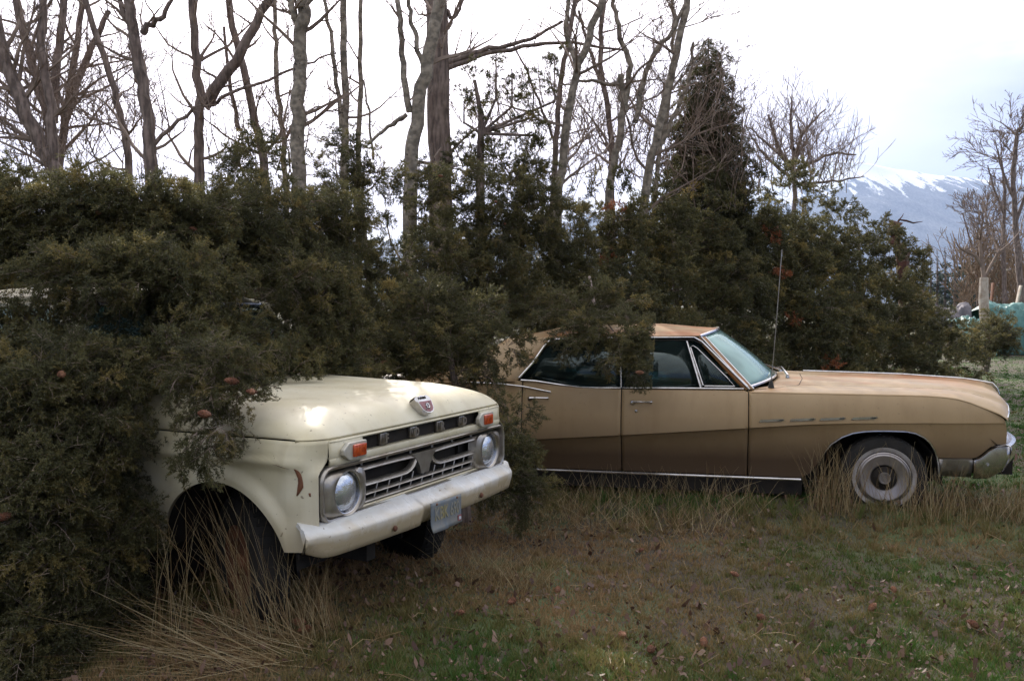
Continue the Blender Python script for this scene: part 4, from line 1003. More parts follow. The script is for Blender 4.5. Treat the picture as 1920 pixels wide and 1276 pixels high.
# --- the long heap behind the sedan, and on the left behind the pickup's cab
BOT = [(-300, 540), (520, 600), (560, 700), (940, 700), (960, 640), (1180, 640), (1400, 690), (1850, 700)]
KEYS = [(-400, 'far_left'), (240, 'over_cab'), (520, 'mid_left'), (760, 'mid'), (960, 'center'), (1150, 'behind_roof'), (1370, 'behind_hood'), (1560, 'right'), (1720, 'end')]
px = -180.
while px < 1812:
    D0 = depth(px); top = interp(px, TOP); bot = interp(px, BOT); rp = 62 if px < 1500 else 56
    r = rp*D0/FPX; y = top+rp*.80; key = [k for a, k in KEYS if a <= px][-1]; row = 0
    while y < bot+20:
        f_ = (y-top)/(max(60, bot-top)); Yd = D0-(.9*D0/10)*f_+rng.normal(0, .12*r*3)
        q = P3(px+rng.normal(0, 16), y+rng.normal(0, 12), Yd)
        dens = (15 if px < 740 else 20) if row else (4 if px < 760 else 11)
        if px < 760 and row == 1: dens = 8
        if px < 760 and row < 3 and any(((q[0]/q[1]*FPX+960-h[0])/h[2])**2+((y-h[1])/h[2])**2 < 1 for h in ((300, 345, 50), (175, 395, 45), (440, 345, 40), (720, 440, 46), (560, 330, 36), (60, 350, 40))): y += rp*1.02; row += 1; continue
        put(key, lump(q, r*rng.uniform(.9, 1.15), dens, rng))
        if row > (2 if px < 760 else 0) and (rng.random() < .8 or px > 740): put(key, lump(P3(px+30, y+10, Yd+r*1.5), r*1.2, 9 if px < 740 else 14, rng))
        y += rp*1.02; row += 1
    # sprigs that stand up out of the top edge
    for _ in range(2 if px < 1500 else 1):
        q = P3(px+rng.uniform(-35, 35), top+35, D0); d = np.array([rng.normal(0, .5), -.2, 1.]); put(key, [(q, d/np.linalg.norm(d), r*rng.uniform(.7, 1.25), rng.uniform(-2, 2))])
    px += rp*1.35
# taller tufts breaking the skyline
for (a, b_, rr_) in ((480, 300, 46), (440, 330, 34), (650, 285, 50), (690, 340, 45), (390, 420, 40), (1000, 325, 42), (960, 350, 45), (640, 340, 45), (880, 395, 45), (820, 350, 35), (1370, 365, 40), (1650, 440, 40), (1330, 330, 30)):
    D0 = depth(a)-.1; put([k for s_, k in KEYS if s_ <= a][-1], lump(P3(a, b_, D0), rr_*D0/FPX, 13, rng, bias=(0, 0, .3)))
# --- clumps hanging over the cab and windscreen
HOLES = [(20, 545, 55, 30), (45, 600, 45, 32), (150, 608, 26, 26), (255, 610, 62, 38), (470, 575, 50, 20), (510, 600, 30, 26), (225, 668, 18, 14)]
for a in range(-60, 640, 46):
    for b_ in range(400, 735, 44):
        a2, b2 = a+rng.normal(0, 10), b_+rng.normal(0, 8)
        if any(((a2-h[0])/(h[2]+36))**2+((b2-h[1])/(h[3]+30))**2 < 1 for h in HOLES): continue
        if b2 > 705 and a2 > 330: continue
        Y_ = np.interp(a2, [-60, 180, 330, 480, 640], [4.55, 4.6, 4.8, 5.5, 6.3])+(.55 if b2 < 520 else 0)+rng.normal(0, .06)
        Y_ -= .12
        if b2 > 660 and a2 > 400: Y_ = np.interp(a2, [400, 640], [5.1, 5.95])
        rp = 46 if b2 > 500 else 54
        put('over_cab' if a2 > 170 else 'far_left', lump(P3(a2, b2, Y_), rp*Y_/FPX, 15, rng))
for (a, b_, Y_, rp, n) in ((655, 690, 5.95, 34, 8), (600, 700, 5.75, 34, 8), (640, 640, 6.2, 60, 14), (540, 705, 5.25, 36, 8)): put('over_cab', lump(P3(a, b_, Y_), rp*Y_/FPX, n, rng))
# --- the clump that hangs in front of the hood and fender
for (a, b_, Y_, rp, n) in ((395, 680, 4.05, 44, 12), (440, 690, 4.12, 42, 12), (435, 735, 4.05, 40, 11), (470, 735, 4.12, 28, 7), (400, 730, 4.0, 30, 7), (415, 800, 3.92, 20, 4), (445, 795, 3.98, 20, 4), (355, 690, 4.1, 34, 8), (420, 650, 4.2, 40, 10), (470, 680, 4.3, 30, 7)):
    put('hanging', lump(P3(a, b_, Y_), rp*Y_/FPX, int(n*1.35), rng, bias=(0, -.1, -.5), Lm=(.10, .17)))
for (a, b_, a2, b2, Y_) in ((380, 800, 330, 880, 3.9), (400, 810, 385, 895, 3.88), (430, 815, 440, 850, 3.9), (420, 800, 360, 850, 3.9), (350, 770, 325, 800, 3.95), (340, 700, 310, 760, 3.98), (480, 740, 512, 790, 4.1), (460, 760, 500, 800, 4.1), (400, 780, 345, 780, 3.95)):
    p = P3(a, b_, Y_); q = P3(a2, b2, Y_-.05); put('hanging', [(p, (q-p)/np.linalg.norm(q-p), np.linalg.norm(q-p)*1.2, rng.uniform(-.5, .5)) for _ in range(2)])
# --- the big bush beside the pickup, lower left
yy_ = 735
while yy_ < 1330:
    a = -60
    while a < (250 if yy_ < 1020 else 215-(yy_-1020)*.25):
        Y_ = 4.2-.25*(yy_-700)/600+rng.normal(0, .08)-(.25 if a < 120 else 0)
        if a > 190 and yy_ < 960: Y_ = 4.0
        put('side', lump(P3(a+rng.normal(0, 14), yy_+rng.normal(0, 14), Y_), 50*Y_/FPX, 14 if a < 260 else 9, rng, bias=(.1, -.3, .1)))
        put('side', lump(P3(a+30, yy_+20, Y_+.18), 55*Y_/FPX, 8 if a < 240 else 4, rng))
        a += 62
    yy_ += 62
# --- foliage between the vehicles and over the sedan's tail and roof
for (a, b_, Y_, rp, n) in ((720, 600, 7.0, 70, 16), (800, 590, 7.2, 70, 16), (700, 660, 6.7, 50, 12), (780, 660, 6.9, 55, 14), (850, 650, 6.9, 55, 14), (880, 600, 7.2, 62, 14), (905, 660, 6.85, 48, 14), (950, 650, 6.95, 30, 8), (900, 700, 6.7, 30, 7), (860, 700, 6.8, 34, 8),
        (955, 800, 6.35, 34, 10), (945, 860, 6.25, 42, 12), (970, 870, 6.4, 30, 8), (950, 920, 6.2, 40, 10), (900, 930, 6.3, 40, 8), (980, 940, 6.2, 34, 7), (1000, 910, 6.5, 20, 4), (740, 695, 6.8, 34, 10), (780, 700, 6.8, 30, 8)):
    put('between', lump(P3(a, b_, Y_), rp*Y_/FPX, n, rng, Ls=(.6, .9)))
for (a, b_, Y_, rp, n) in ((1090, 590, 8.0, 60, 16), (1150, 570, 8.0, 55, 16), (1120, 630, 7.5, 44, 15), (1075, 640, 7.4, 30, 7), (1180, 620, 7.35, 44, 15), (1190, 655, 7.1, 34, 14), (1160, 668, 7.1, 24, 8), (1200, 690, 7.0, 18, 6), (1050, 590, 8.3, 40, 10)):
    put('roof_bough', lump(P3(a, b_, Y_), rp*Y_/FPX, n, rng, Ls=(.6, .95)))
for (a, b_, Y_, rp, n) in ((1820, 625, 23, 30, 12), (1870, 615, 23, 34, 14), (1900, 630, 22.5, 22, 9), (1850, 645, 22, 34, 18), (1890, 650, 22, 20, 10), (1825, 650, 22, 26, 14), (1860, 625, 22.5, 36, 26), (1880, 640, 22, 30, 20), (1840, 655, 21.8, 30, 16), (1895, 620, 22, 20, 10)):
    put('small_bush', lump(P3(a, b_, Y_), rp*Y_/FPX, n, rng))
LB = {'far_left': ('shadowy evergreen behind the white cab roof at the left edge', 'mid', 2, 0), 'over_cab': ('broad evergreen spreading over the pickup cab and windshield', 'mid', 5, 0),
      'mid_left': ('evergreen with brown cones rising behind the middle of the pickup hood', 'mid', 6, 0), 'mid': ('open evergreen with sky showing through, in front of the thick dark trunk', 'mid', 4, 0),
      'center': ('evergreen directly behind the rear window of the sedan', 'mid', 3, .01), 'behind_roof': ('dense evergreen behind the rusty sedan roof', 'far', 2, .012),
      'behind_hood': ('dense evergreen behind the sedan windshield and antenna', 'far', 0, .012), 'right': ('tall rounded evergreen behind the sedan hood, below the spreading bare tree', 'far', 0, 0),
      'end': ('last evergreen of the heap, sloping down beside the teal tarps', 'far', 0, 0), 'hanging': ('bough with red cones hanging in front of the pickup hood and fender', 'near', 5, 0),
      'side': ('big shaded evergreen with orange cones beside the pickup door, lower left', 'near', 11, 0), 'between': ('evergreen squeezed between the pickup hood and the sedan tail', 'mid', 3, 0),
      'roof_bough': ('evergreen bough draped over the sedan roof and front side window', 'mid', 2, 0), 'small_bush': ('small dark bush standing alone in front of the teal tarps', 'far', 0, 0)}
for i, (k, (lb, lod, cn, dd)) in enumerate(LB.items()):
    trunk = None
    cen = np.mean([b[0] for b in SHR[k]], axis=0)
    if k not in ('hanging', 'roof_bough'):
        z_ = max(b[0][2] for b in SHR[k]); trunk = [([(cen[0], cen[1]+.3, -.05), (cen[0]+.1, cen[1]+.25, z_*.4), (cen[0]-.05, cen[1]+.3, z_*.85)], .07, .02)]
        if k in ('far_left', 'over_cab'): trunk = [([(cen[0]-.3, 7.4, -.05), (cen[0]-.2, 7.2, 1.3), (cen[0], 6.2, 2.1)], .08, .03)]
        if k in ('between',): trunk = [([(-.35, 6.75, -.05), (-.38, 6.8, .8), (-.5, 6.9, 1.4)], .05, .02)]
    elif k == 'roof_bough': trunk = [([tuple(P3(1105, 520, 9.3)), tuple(P3(1115, 575, 8.5)), tuple(P3(1150, 620, 7.8))], .018, .006)]
    else: trunk = [([tuple(P3(330, 520, 5.6)), tuple(P3(370, 620, 4.8)), tuple(P3(420, 730, 4.15))], .014, .005)]
    conifer(lb, SHR[k], lod, trunk=trunk, cones=cn, dead=dd, seed=i, name='evergreen_bough' if k in ('hanging', 'roof_bough') else 'evergreen_shrub', cat='conifer bough' if k in ('hanging', 'roof_bough') else 'evergreen', hang=(k == 'hanging'))
# ------------------------------------------------------------ bare trees
def rand_branch(mb, p, d, L, r, depth_, rng, up=.25, n=6, wob=.16, kids=(3, 6), tmin=1e-3, rs=(.35, .6)):
    p = np.array(p, float); d = np.array(d, float); d /= np.linalg.norm(d); pts = [p.copy()]; dirs = [d.copy()]
    for i in range(n):
        d = d+rng.normal(0, wob, 3)+np.array([0, 0, up*.18]); d /= np.linalg.norm(d); p = p+d*L/n; pts.append(p.copy()); dirs.append(d.copy())
    mb.tube(pts, [max(tmin, r*(1-.82*k/n)) for k in range(n+1)], 6 if r > .03 else (4 if r > .012 else 3), cap=False)
    if depth_ <= 0: return
    for _ in range(rng.integers(*kids)):
        f_ = rng.uniform(.2, .98); k = int(f_*n); q = pts[k]; dd = dirs[k]; o = rng.normal(size=3); o -= dd*o.dot(dd); o /= np.linalg.norm(o)
        nd = dd*rng.uniform(.5, 1.1)+o*rng.uniform(.5, .95)+np.array([0, 0, up*.7])
        rand_branch(mb, q, nd, L*rng.uniform(.35, .62)*(1.1-.4*f_), r*(1-.8*f_)*rng.uniform(*rs)+tmin*.5, depth_-1, rng, up, max(3, n-1), wob, kids, tmin, rs)
def bare_tree(label, pts, Y, w0, w1, bark='bark_dark', forks=(), nb=10, bl=.9, dep=2, seed=0, ext=5., group='bare trees rising behind the evergreen heap', bstart=.15, up=.3, kids=(3, 6), name='bare_tree', twm='twig', fk_n=5, fk_l=None):
    """pts: photo pixels of the trunk; it is carried down to the soil and up past the frame at distance Y"""
    rng = np.random.default_rng(seed); q = [P3(a, b_, Y) for a, b_ in pts]; root = q[0].copy(); root[2] = -.15; root[0] -= (q[1]-q[0])[0]*.3
    q = [root]+q
    if ext > 0: d = q[-1]-q[-2]; d /= np.linalg.norm(d); d[0] *= .5; q += [q[-1]+d*ext*.5+np.array([rng.normal(0, .1), .1, 0]), q[-1]+d*ext+np.array([rng.normal(0, .3), .2, 0])]
    w0, w1 = w0*.9, w1*.86; r0, r1 = w0*Y/FPX/2, w1*Y/FPX/2
    e = empty(name, (float(root[0]), float(root[1]), 0)); tag(e, label, 'tree', group); off = np.array([root[0], root[1], 0])
    # smooth the trunk with extra points
    def smooth(q):
        q = np.array(q); t0 = np.arange(len(q)); t1 = np.linspace(0, len(q)-1, (len(q)-1)*5+1)
        from_ = np.stack([np.interp(t1, t0, q[:, j]) for j in range(3)], -1); ke = from_.copy()
        for _ in range(4): ke[1:-1] = (ke[:-2]+2*ke[1:-1]+ke[2:])/4
        ke[1:-1] += rng.normal(0, .012, ke[1:-1].shape); return ke
    sp = smooth(q); n = len(sp); hh = (sp[:, 2]-sp[0, 2])/(sp[-1, 2]-sp[0, 2])
    vis = (P3(pts[-1][0], pts[-1][1], Y)[2]+.15)/(sp[-1, 2]-sp[0, 2])
    rad = [max(.012, (r0*1.12+(r1-r0*1.12)*min(h/vis, 1)) if h <= vis else r1*(1-.75*(h-vis)/(1-vis+1e-6))) for h in hh]
    m = MB(); m.tube(sp-off, rad, 10); b = MB()
    for fk in forks:
        fp, f0, f1 = fk; fq = smooth([P3(a, b_, Y) for a, b_ in fp])
        if fp[-1][1] <= 5: d = fq[-1]-fq[-3]; d /= np.linalg.norm(d); fq = np.vstack([fq, fq[-1]+d*1.2, fq[-1]+d*2.4+[0, 0, .2]])
        rr_ = [max(.006, (f0+(f1-f0)*k/(len(fq)-1))*Y/FPX/2) for k in range(len(fq))]; m.tube(fq-off, rr_, 7)
        for _ in range(fk_n):
            k = rng.integers(1, len(fq)-1); o = rng.normal(size=3); o[2] = abs(o[2])+.3; rand_branch(b, fq[k]-off, o, fk_l or bl*.6, rr_[k]*.35, 1, rng, up, 5, kids=(2, 4), tmin=.0022*Y/9)
    m.build('trunk', MT[bark], e, ang=80)
    for _ in range(nb):
        f_ = rng.uniform(bstart, .98); k = int(f_*(n-1)); o = rng.normal(size=3); o[2] = rng.uniform(.1, 1.1); o[1] *= .6
        rand_branch(b, sp[k]-off, o, bl*rng.uniform(.6, 1.5), min(rad[k]*.45, .03), dep, rng, up, 6, kids=kids, tmin=.0022*Y/9)
    if b.v: b.build('crown', MT[twm], e, ang=80)
    return e
BT = [
 ('leaning dark bare tree, leftmost of the trunks', [(130, 370), (60, 240), (10, 120), (-20, 0)], 11.5, 40, 24, 'bark_dark', [([(100, 300), (95, 180), (75, 90), (80, 0)], 20, 12)], 26, 1.1, 3),
 ('forked bare tree with upright twin stems near the left edge', [(112, 360), (100, 250), (60, 120), (30, 0)], 13, 30, 16, 'bark_dark', [([(100, 230), (110, 110), (120, 0)], 18, 12), ([(62, 120), (80, 60), (78, 0)], 10, 7)], 24, 1.1, 3),
 ('bushy bare tree whose stems fan out left of the two-stemmed trunk', [(105, 370), (118, 240), (140, 110), (155, 0)], 14, 26, 12, 'bark_dark', [([(120, 230), (165, 100), (205, 20)], 16, 9)], 30, 1.2, 3),
 ('slim bare tree curving left, next to the thick purple brown trunk', [(243, 320), (232, 230), (205, 130), (155, 0)], 12, 20, 12, 'bark_dark', [], 12, .9, 2),
 ('thick straight bare trunk with a short fork on each side near the top', [(284, 350), (283, 280), (266, 150), (250, 60), (240, 0)], 11, 34, 22, 'bark_dark', [([(268, 62), (300, 35), (322, 0)], 14, 5), ([(248, 50), (232, 25), (225, 0)], 12, 8), ([(290, 270), (365, 200)], 9, 6)], 9, .8, 2),
 ('bare tree with a heavy diagonal limb crossing its neighbour', [(372, 340), (376, 220), (372, 150), (358, 0)], 11.5, 28, 16, 'bark_dark', [([(382, 200), (440, 118), (505, 0)], 24, 14), ([(388, 205), (420, 180), (560, 125), (630, 100)], 8, 3)], 10, .9, 2),
 ('straight bare trunk leaning left behind the diagonal limb', [(502, 330), (485, 260), (455, 130), (428, 0)], 12, 22, 14, 'bark_dark', [([(448, 245), (430, 150), (420, 50)], 9, 5)], 12, .9, 2),
 ('thin pole like bare tree just left of the pale birch trunk', [(535, 310), (524, 200), (515, 100), (516, 0)], 12.5, 13, 9, 'bark_pale', [], 8, .7, 2),
 ('pale grey birch like trunk forking at the very top', [(560, 330), (557, 220), (561, 110), (566, 30), (575, 0)], 10.5, 30, 28, 'bark_pale', [([(560, 50), (545, 10), (540, -10)], 14, 10)], 8, .8, 2),
 ('slim bare trunk with a thinner stem bending beside it', [(645, 330), (645, 150), (642, 0)], 11.5, 18, 14, 'bark_pale', [([(640, 240), (626, 100), (608, 0)], 9, 6)], 8, .7, 2),
 ('slender pale bare trunk between the twin stems and the big leaning tree', [(672, 340), (674, 200), (678, 0)], 12, 14, 9, 'bark_pale', [([(700, 300), (690, 200), (682, 150)], 5, 3)], 10, .8, 2),
 ('leaning pale trunk crossing in front of the thick dark trunk', [(768, 345), (778, 230), (800, 120), (828, 0)], 9.8, 32, 26, 'bark_pale', [([(768, 210), (752, 100), (745, 0)], 13, 9), ([(793, 120), (775, 60), (766, 0)], 10, 7), ([(762, 215), (720, 245), (690, 270)], 9, 5)], 9, .8, 2),
 ('very thick dark trunk with rough bark, tallest in the middle', [(825, 360), (822, 200), (818, 0)], 12, 50, 46, 'bark_dark', [([(838, 118), (900, 95), (980, 80), (1055, 40)], 12, 5), ([(838, 128), (930, 95), (1050, 78), (1180, 95)], 11, 4), ([(838, 20), (850, 38), (868, 0)], 8, 5)], 8, 1.1, 2),
 ('pale trunk leaning right, left of the broken stump', [(1045, 360), (1062, 240), (1085, 120), (1130, 0)], 11.5, 22, 15, 'bark_pale', [([(1082, 130), (1060, 60), (1065, 0)], 11, 7)], 14, 1.0, 2),
 ('slim darker tree beside the pale trunk that leans right', [(1036, 340), (1045, 210), (1062, 90), (1080, 0)], 12.5, 14, 10, 'bark_dark', [([(1036, 260), (1005, 170), (960, 80)], 6, 3)], 14, 1.0, 2),
 ('broken pale stump like trunk with a jagged top', [(1140, 370), (1160, 270), (1168, 190), (1165, 140)], 12, 20, 15, 'bark_pale', [([(1172, 210), (1182, 120), (1160, 60), (1150, 0)], 12, 8), ([(1168, 160), (1110, 152), (1050, 160)], 9, 3)], 12, 1.0, 2, 0.0),
 ('brown curving bare tree behind the broken stump', [(1150, 350), (1140, 200), (1120, 100), (1135, 0)], 13.5, 16, 10, 'bark_dark', [([(1125, 150), (1100, 80), (1085, 20)], 8, 5)], 16, 1.2, 3),
 ('long pale trunk leaning right towards the dark conifer', [(1205, 370), (1235, 240), (1262, 130), (1290, 0)], 12, 22, 15, 'bark_pale', [([(1190, 230), (1215, 110), (1260, 60), (1290, 0)], 11, 6)], 16, 1.1, 2),
 ('thin bare tree close beside the dark conifer', [(1225, 350), (1250, 230), (1265, 100), (1262, 0)], 13, 12, 8, 'bark_pale', [([(1240, 270), (1290, 160), (1300, 80)], 9, 5)], 20, 1.2, 3)]
for i, a in enumerate(BT):
    bare_tree(a[0], a[1], a[2], a[3], a[4], a[5], a[6], a[7], a[8], a[9], seed=40+i, ext=(a[10] if len(a) > 10 else 4.5), name='bare_tree')
# spreading bare tree over the right of the heap, and the tall ones at the right edge
bare_tree('spreading bare tree above the heap, left of the mountain', [(1490, 360), (1488, 335), (1486, 315)], 22, 11, 9, 'bark_dark', [([(1488, 325), (1455, 270), (1440, 215)], 9, 4), ([(1488, 310), (1500, 250), (1548, 205)], 8, 3), ([(1480, 330), (1430, 290), (1405, 250)], 7, 3), ([(1492, 320), (1560, 285), (1605, 290)], 7, 3), ([(1490, 300), (1480, 240), (1485, 190)], 8, 3), ([(1495, 345), (1580, 340), (1620, 330)], 6, 2), ([(1485, 320), (1500, 280), (1530, 240)], 6, 2), ([(1470, 300), (1420, 250), (1395, 235)], 5, 2)], 6, 1.3, 2, seed=91, ext=.15, bstart=.85, kids=(4, 7), fk_n=16, fk_l=1.05, up=.5, group='bare trees in the distance on the right')
for i, (lb, pts, Y, w0, w1, fk, nb) in enumerate([
 ('tall bare tree at the right edge, reaching highest', [(1915, 560), (1905, 430), (1898, 330), (1908, 250)], 40, 14, 8, [([(1900, 370), (1878, 320), (1866, 265)], 6, 2), ([(1900, 430), (1930, 340), (1936, 260)], 7, 3)], 24),
 ('slimmer bare tree left of the tallest one at the right edge', [(1884, 560), (1880, 450), (1885, 370), (1878, 300)], 44, 10, 5, [([(1882, 400), (1862, 350), (1852, 310)], 5, 2)], 20),
 ('low bare tree half hidden by brown brush beyond the tarps', [(1835, 540), (1832, 470), (1845, 400)], 48, 8, 4, [([(1834, 500), (1815, 440), (1805, 400)], 4, 2)], 30)]):
    bare_tree(lb, pts, Y, w0, w1, 'bark_dark', fk, nb, 1.6, 2, seed=120+i, ext=.1, bstart=.35, kids=(4, 7), group='bare trees in the distance on the right')
# dead tree with a white trunk among the tarps
def dead_tree():
    Y = 29.; rng = np.random.default_rng(3); e = empty('dead_tree', tuple(P3(1846, 640, Y)*[1, 1, 0])); off = np.array(e.location)
    tag(e, 'dead bleached tree trunk with crooked limbs, standing among the tarps', 'dead tree')
    q = [P3(1847, 655, Y), P3(1846, 600, Y), P3(1844, 560, Y), P3(1845, 520, Y)]; w = lambda v: v*Y/FPX/2
    m = MB(); m.tube([p-off for p in q], [w(17), w(17), w(18), w(15)], 9); m.build('trunk', MT['deadwood'], e)
    m = MB(); m.tube([P3(a, b_, Y)-off for a, b_ in ((1845, 522), (1841, 490), (1838, 465), (1839, 432))], [w(9), w(7), w(6), w(4)], 7); m.tube([P3(a, b_, Y)-off for a, b_ in ((1842, 500), (1830, 480), (1808, 470), (1796, 461), (1790, 445))], [w(7), w(6), w(5), w(3), w(1.2)], 6)
    m.tube([P3(a, b_, Y)-off for a, b_ in ((1846, 522), (1856, 500), (1870, 475), (1895, 455), (1915, 430))], [w(6), w(5), w(4), w(3), w(1.5)], 6)
    m.tube([P3(a, b_, Y)-off for a, b_ in ((1842, 470), (1855, 440), (1850, 410), (1842, 385))], [w(4), w(3), w(2), w(1)], 5)
    for _ in range(24): a, b_ = ((1838, 450), (1808, 470), (1870, 475), (1850, 420))[rng.integers(4)]; o = rng.normal(size=3); o[2] = abs(o[2]); rand_branch(m, P3(a, b_, Y)-off, o, 1.0, .02, 1, rng, .3, 5, kids=(2, 4), tmin=.006)
    m.build('limbs', MT['twig'], e)
dead_tree()
# the dark broken snag sticking out of the right end of the heap
e = empty('broken_snag', tuple(P3(1680, 600, 19.6)*[1, 1, 0])); off = np.array(e.location); tag(e, 'dark red rotten snag with a crooked twig, on the right slope of the heap', 'dead tree')
m = MB(); Y = 19.6; w = lambda v: v*Y/FPX/2; Pq = [(1700, 700), (1690, 520), (1692, 475), (1688, 462), (1676, 455), (1682, 440), (1672, 430), (1680, 422), (1670, 416)]
m.tube([P3(a, b_, Y)-off for a, b_ in Pq], [w(16), w(20), w(30), w(24), w(16), w(22), w(28), w(22), w(8)], 9)
for v in range(len(m.v)): x = m.v[v]; m.v[v] = (x[0]+.03*math.sin(x[2]*23+x[1]*9), x[1]+.03*math.sin(x[0]*31), x[2]+.03*math.sin(x[0]*27))
m.build('trunk', MT['rottenwood'], e)
m = MB(); 
m.tube([P3(a, b_, Y)-off for a, b_ in ((1678, 425), (1686, 412), (1700, 414), (1712, 418), (1730, 415))], [w(5), w(4), w(4), w(3), w(1)], 5)
m.tube([P3(a, b_, Y)-off for a, b_ in ((1686, 412), (1692, 405), (1694, 400))], [w(3), w(2), w(1)], 4); m.tube([P3(a, b_, Y)-off for a, b_ in ((1700, 472), (1712, 470), (1724, 478))], [w(5), w(4), w(2)], 5)
m.build('limbs', MT['rottenwood'], e)
# ------------------------------------------------------------ upright conifers
def spire(label, px, pb, pt, Y, wpx, seed, lod='far', group='dark conifers in the distance', n=None, matn='needle_far', trunkw=6, lo=.12, irregular=.25, tint=0., density=1., pw_=.8):
    rng = np.random.default_rng(seed); b0 = P3(px, pb, Y); t0 = P3(px, pt, Y); H_ = t0[2]-0; Rr = wpx*Y/FPX/2
    e = empty('conifer_tree', (float(b0[0]), float(b0[1]), 0)); tag(e, label, 'conifer', group); off = np.array([b0[0], b0[1], 0])
    m = MB(); m.tube([(0, 0, -.1), (0, 0, H_*.6), (t0[0]-b0[0], 0, H_)], [trunkw*Y/FPX/2, trunkw*Y/FPX/3, .01], 7); m.build('trunk', MT['bark_dark'], e)
    V = []; T = []; n = n or 130
    for k in range(int(n*density)):
        h = lo+(1-lo)*rng.random()**1.1; L = Rr*(1-h)**pw_*rng.uniform(1-irregular*2, 1+irregular)+Rr*.12; a = rng.uniform(0, 6.283); d = np.array([math.cos(a), math.sin(a), rng.uniform(-.35, .15)])
        tp, _ = TPL[lod][rng.integers(len(TPL[lod]))]; F = frames(d[None])[0]; q0 = np.array([(t0[0]-b0[0])*max(0, h-.6)/.4, 0, H_*h]); v = (tp*L)@F.T+q0; V.append(v); T.append(np.clip(rng.normal(.35+tint, .15)+rng.normal(0, .08, len(v)), 0, 1))
    bulk('crown', np.concatenate(V), 3, MT[matn], e, np.concatenate(T)); return e
FT = [(1730, 560, 455, 80, 26), (1757, 560, 468, 85, 24), (1772, 560, 462, 84, 26), (1790, 560, 478, 90, 22), (1745, 560, 485, 95, 24), (1812, 560, 470, 95, 34), (1705, 560, 480, 95, 26), (1830, 560, 482, 100, 34)]
FL = ['distant dark spruce, tallest and leftmost in front of the mountain foot', 'distant spruce second from the left in front of the mountain', 'distant spruce with a broad crown in the middle of the row', 'short distant spruce right of the broad one', 'low distant spruce in the gap between the two left ones', 'distant conifer mostly hidden by brown brush', 'distant spruce partly hidden by the heap', 'distant conifer behind the dead white trunk']
for i, (a, b_, c_, Y, w_) in enumerate(FT): spire(FL[i], a, b_, c_, Y, w_, 200+i)
spire('tall dark conifer rising behind the heap at the edge of the bare trees', 1328, 640, 72, 14.5, 200, 77, lod='mid', group=None, n=560, matn='needle', trunkw=20, lo=.36, irregular=.62, tint=-.16, pw_=.5)
# the scraggly conifer between the thick dark trunk and the pale leaning one
rng = np.random.default_rng(60); bs = []
for (a, b_, rp, n) in ((890, 200, 34, 7), (930, 150, 26, 5), (1000, 150, 34, 6), (960, 200, 30, 5), (880, 270, 34, 9), (940, 260, 30, 7), (990, 240, 34, 8), (1010, 290, 30, 8), (910, 120, 20, 3), (1040, 110, 22, 4), (860, 310, 34, 9), (930, 310, 34, 9)): bs += lump(P3(a, b_, 11.2), rp*11.2/FPX, n, rng, bias=(0, 0, .1))
conifer('scraggly conifer with bare twigs, right of the thickest trunk', bs, 'far', trunk=[([tuple(P3(905, 600, 11.2)*[1, 1, 0]), tuple(P3(900, 330, 11.2)), tuple(P3(902, 220, 11.2)), tuple(P3(890, 150, 11.2))], .07, .02)]+[([tuple(P3(902, 250, 11.2)), tuple(P3(a, (b_+250)/2+10, 11.2)), tuple(P3(a, b_, 11.2))], .022, .008) for a, b_ in ((1000, 170), (960, 130), (1040, 110), (930, 100), (870, 190), (1010, 240))], group=None, name='conifer_tree', cat='conifer', tint0=-.1, seed=61)
# ------------------------------------------------------------ thickets of bare twigs (nobody could count their stems)
def thicket(name, label, boxes, seed, L=(.8, 1.6), tmin=.003, dens=1., cat='brush', grp=None, mt='twig', spread=.35):
    rng = np.random.default_rng(seed); m = MB()
    for (x0, x1, y0, y1, Y, n) in boxes:
        for _ in range(int(n*dens)):
            Yd = Y*rng.uniform(.96, 1.06); q = P3(rng.uniform(x0, x1), rng.uniform(y0, y1), Yd); d = np.array([rng.normal(0, spread), rng.normal(0, spread), 1.]); rand_branch(m, q, d, rng.uniform(*L), rng.uniform(.004, .012)*Y/12, 2, rng, .2, 5, kids=(2, 5), tmin=tmin)
    o = m.build(name, MT[mt], ang=80); tag(o, label, cat, grp, 'stuff'); return o
thicket('twig_thicket', 'thicket of fine brown twigs behind the heap among the bare trees', [(1040, 1400, 230, 400, 13.5, 150), (860, 1040, 200, 380, 12.5, 50), (0, 320, 200, 380, 12.5, 90), (380, 560, 260, 340, 11.5, 22), (1395, 1600, 300, 370, 21, 60)], 7, L=(.7, 1.5), tmin=.0032)
MT['brush'] = mat('tan_winter_brush', (.17, .115, .075), .9, 0, (.25, .18, .12), 2)
thicket('brown_brush', 'mass of leafless brown brush beyond the tarps and dead tree', [(1790, 2100, 500, 620, 46, 330), (1880, 2300, 440, 600, 55, 160), (1840, 2000, 470, 570, 60, 90)], 8, L=(1.3, 2.8), tmin=.012, mt='brush')
# far tree line that closes the horizon
V = []; T = []; rng = np.random.default_rng(9)
for k in range(420):
    a = rng.uniform(-1500, 4200); Y = rng.uniform(190, 260); b0 = P3(a, 575, Y); H_ = rng.uniform(8, 15); w_ = H_*.22; n = 46
    h = rng.random(n); th = rng.uniform(0, 6.283, n); r_ = w_*(1-h)+.3; c = np.stack([b0[0]+r_*np.cos(th), b0[1]+r_*np.sin(th), H_*h], -1); s_ = (1.2-.6*h)[:, None]
    o1 = rng.normal(size=(n, 3)); o1[:, 2] *= .5; o2 = rng.normal(size=(n, 3)); V.append(np.stack([c-o1*s_, c+o1*s_, c+o2*s_*.9-[0, 0, .5]], 1)); T.append(rng.random(n))
o = bulk('distant_forest', np.concatenate(V), 3, MT['needle_far'], None, np.concatenate(T)); tag(o, 'far off line of dark forest at the foot of the mountain', 'forest', None, 'stuff')
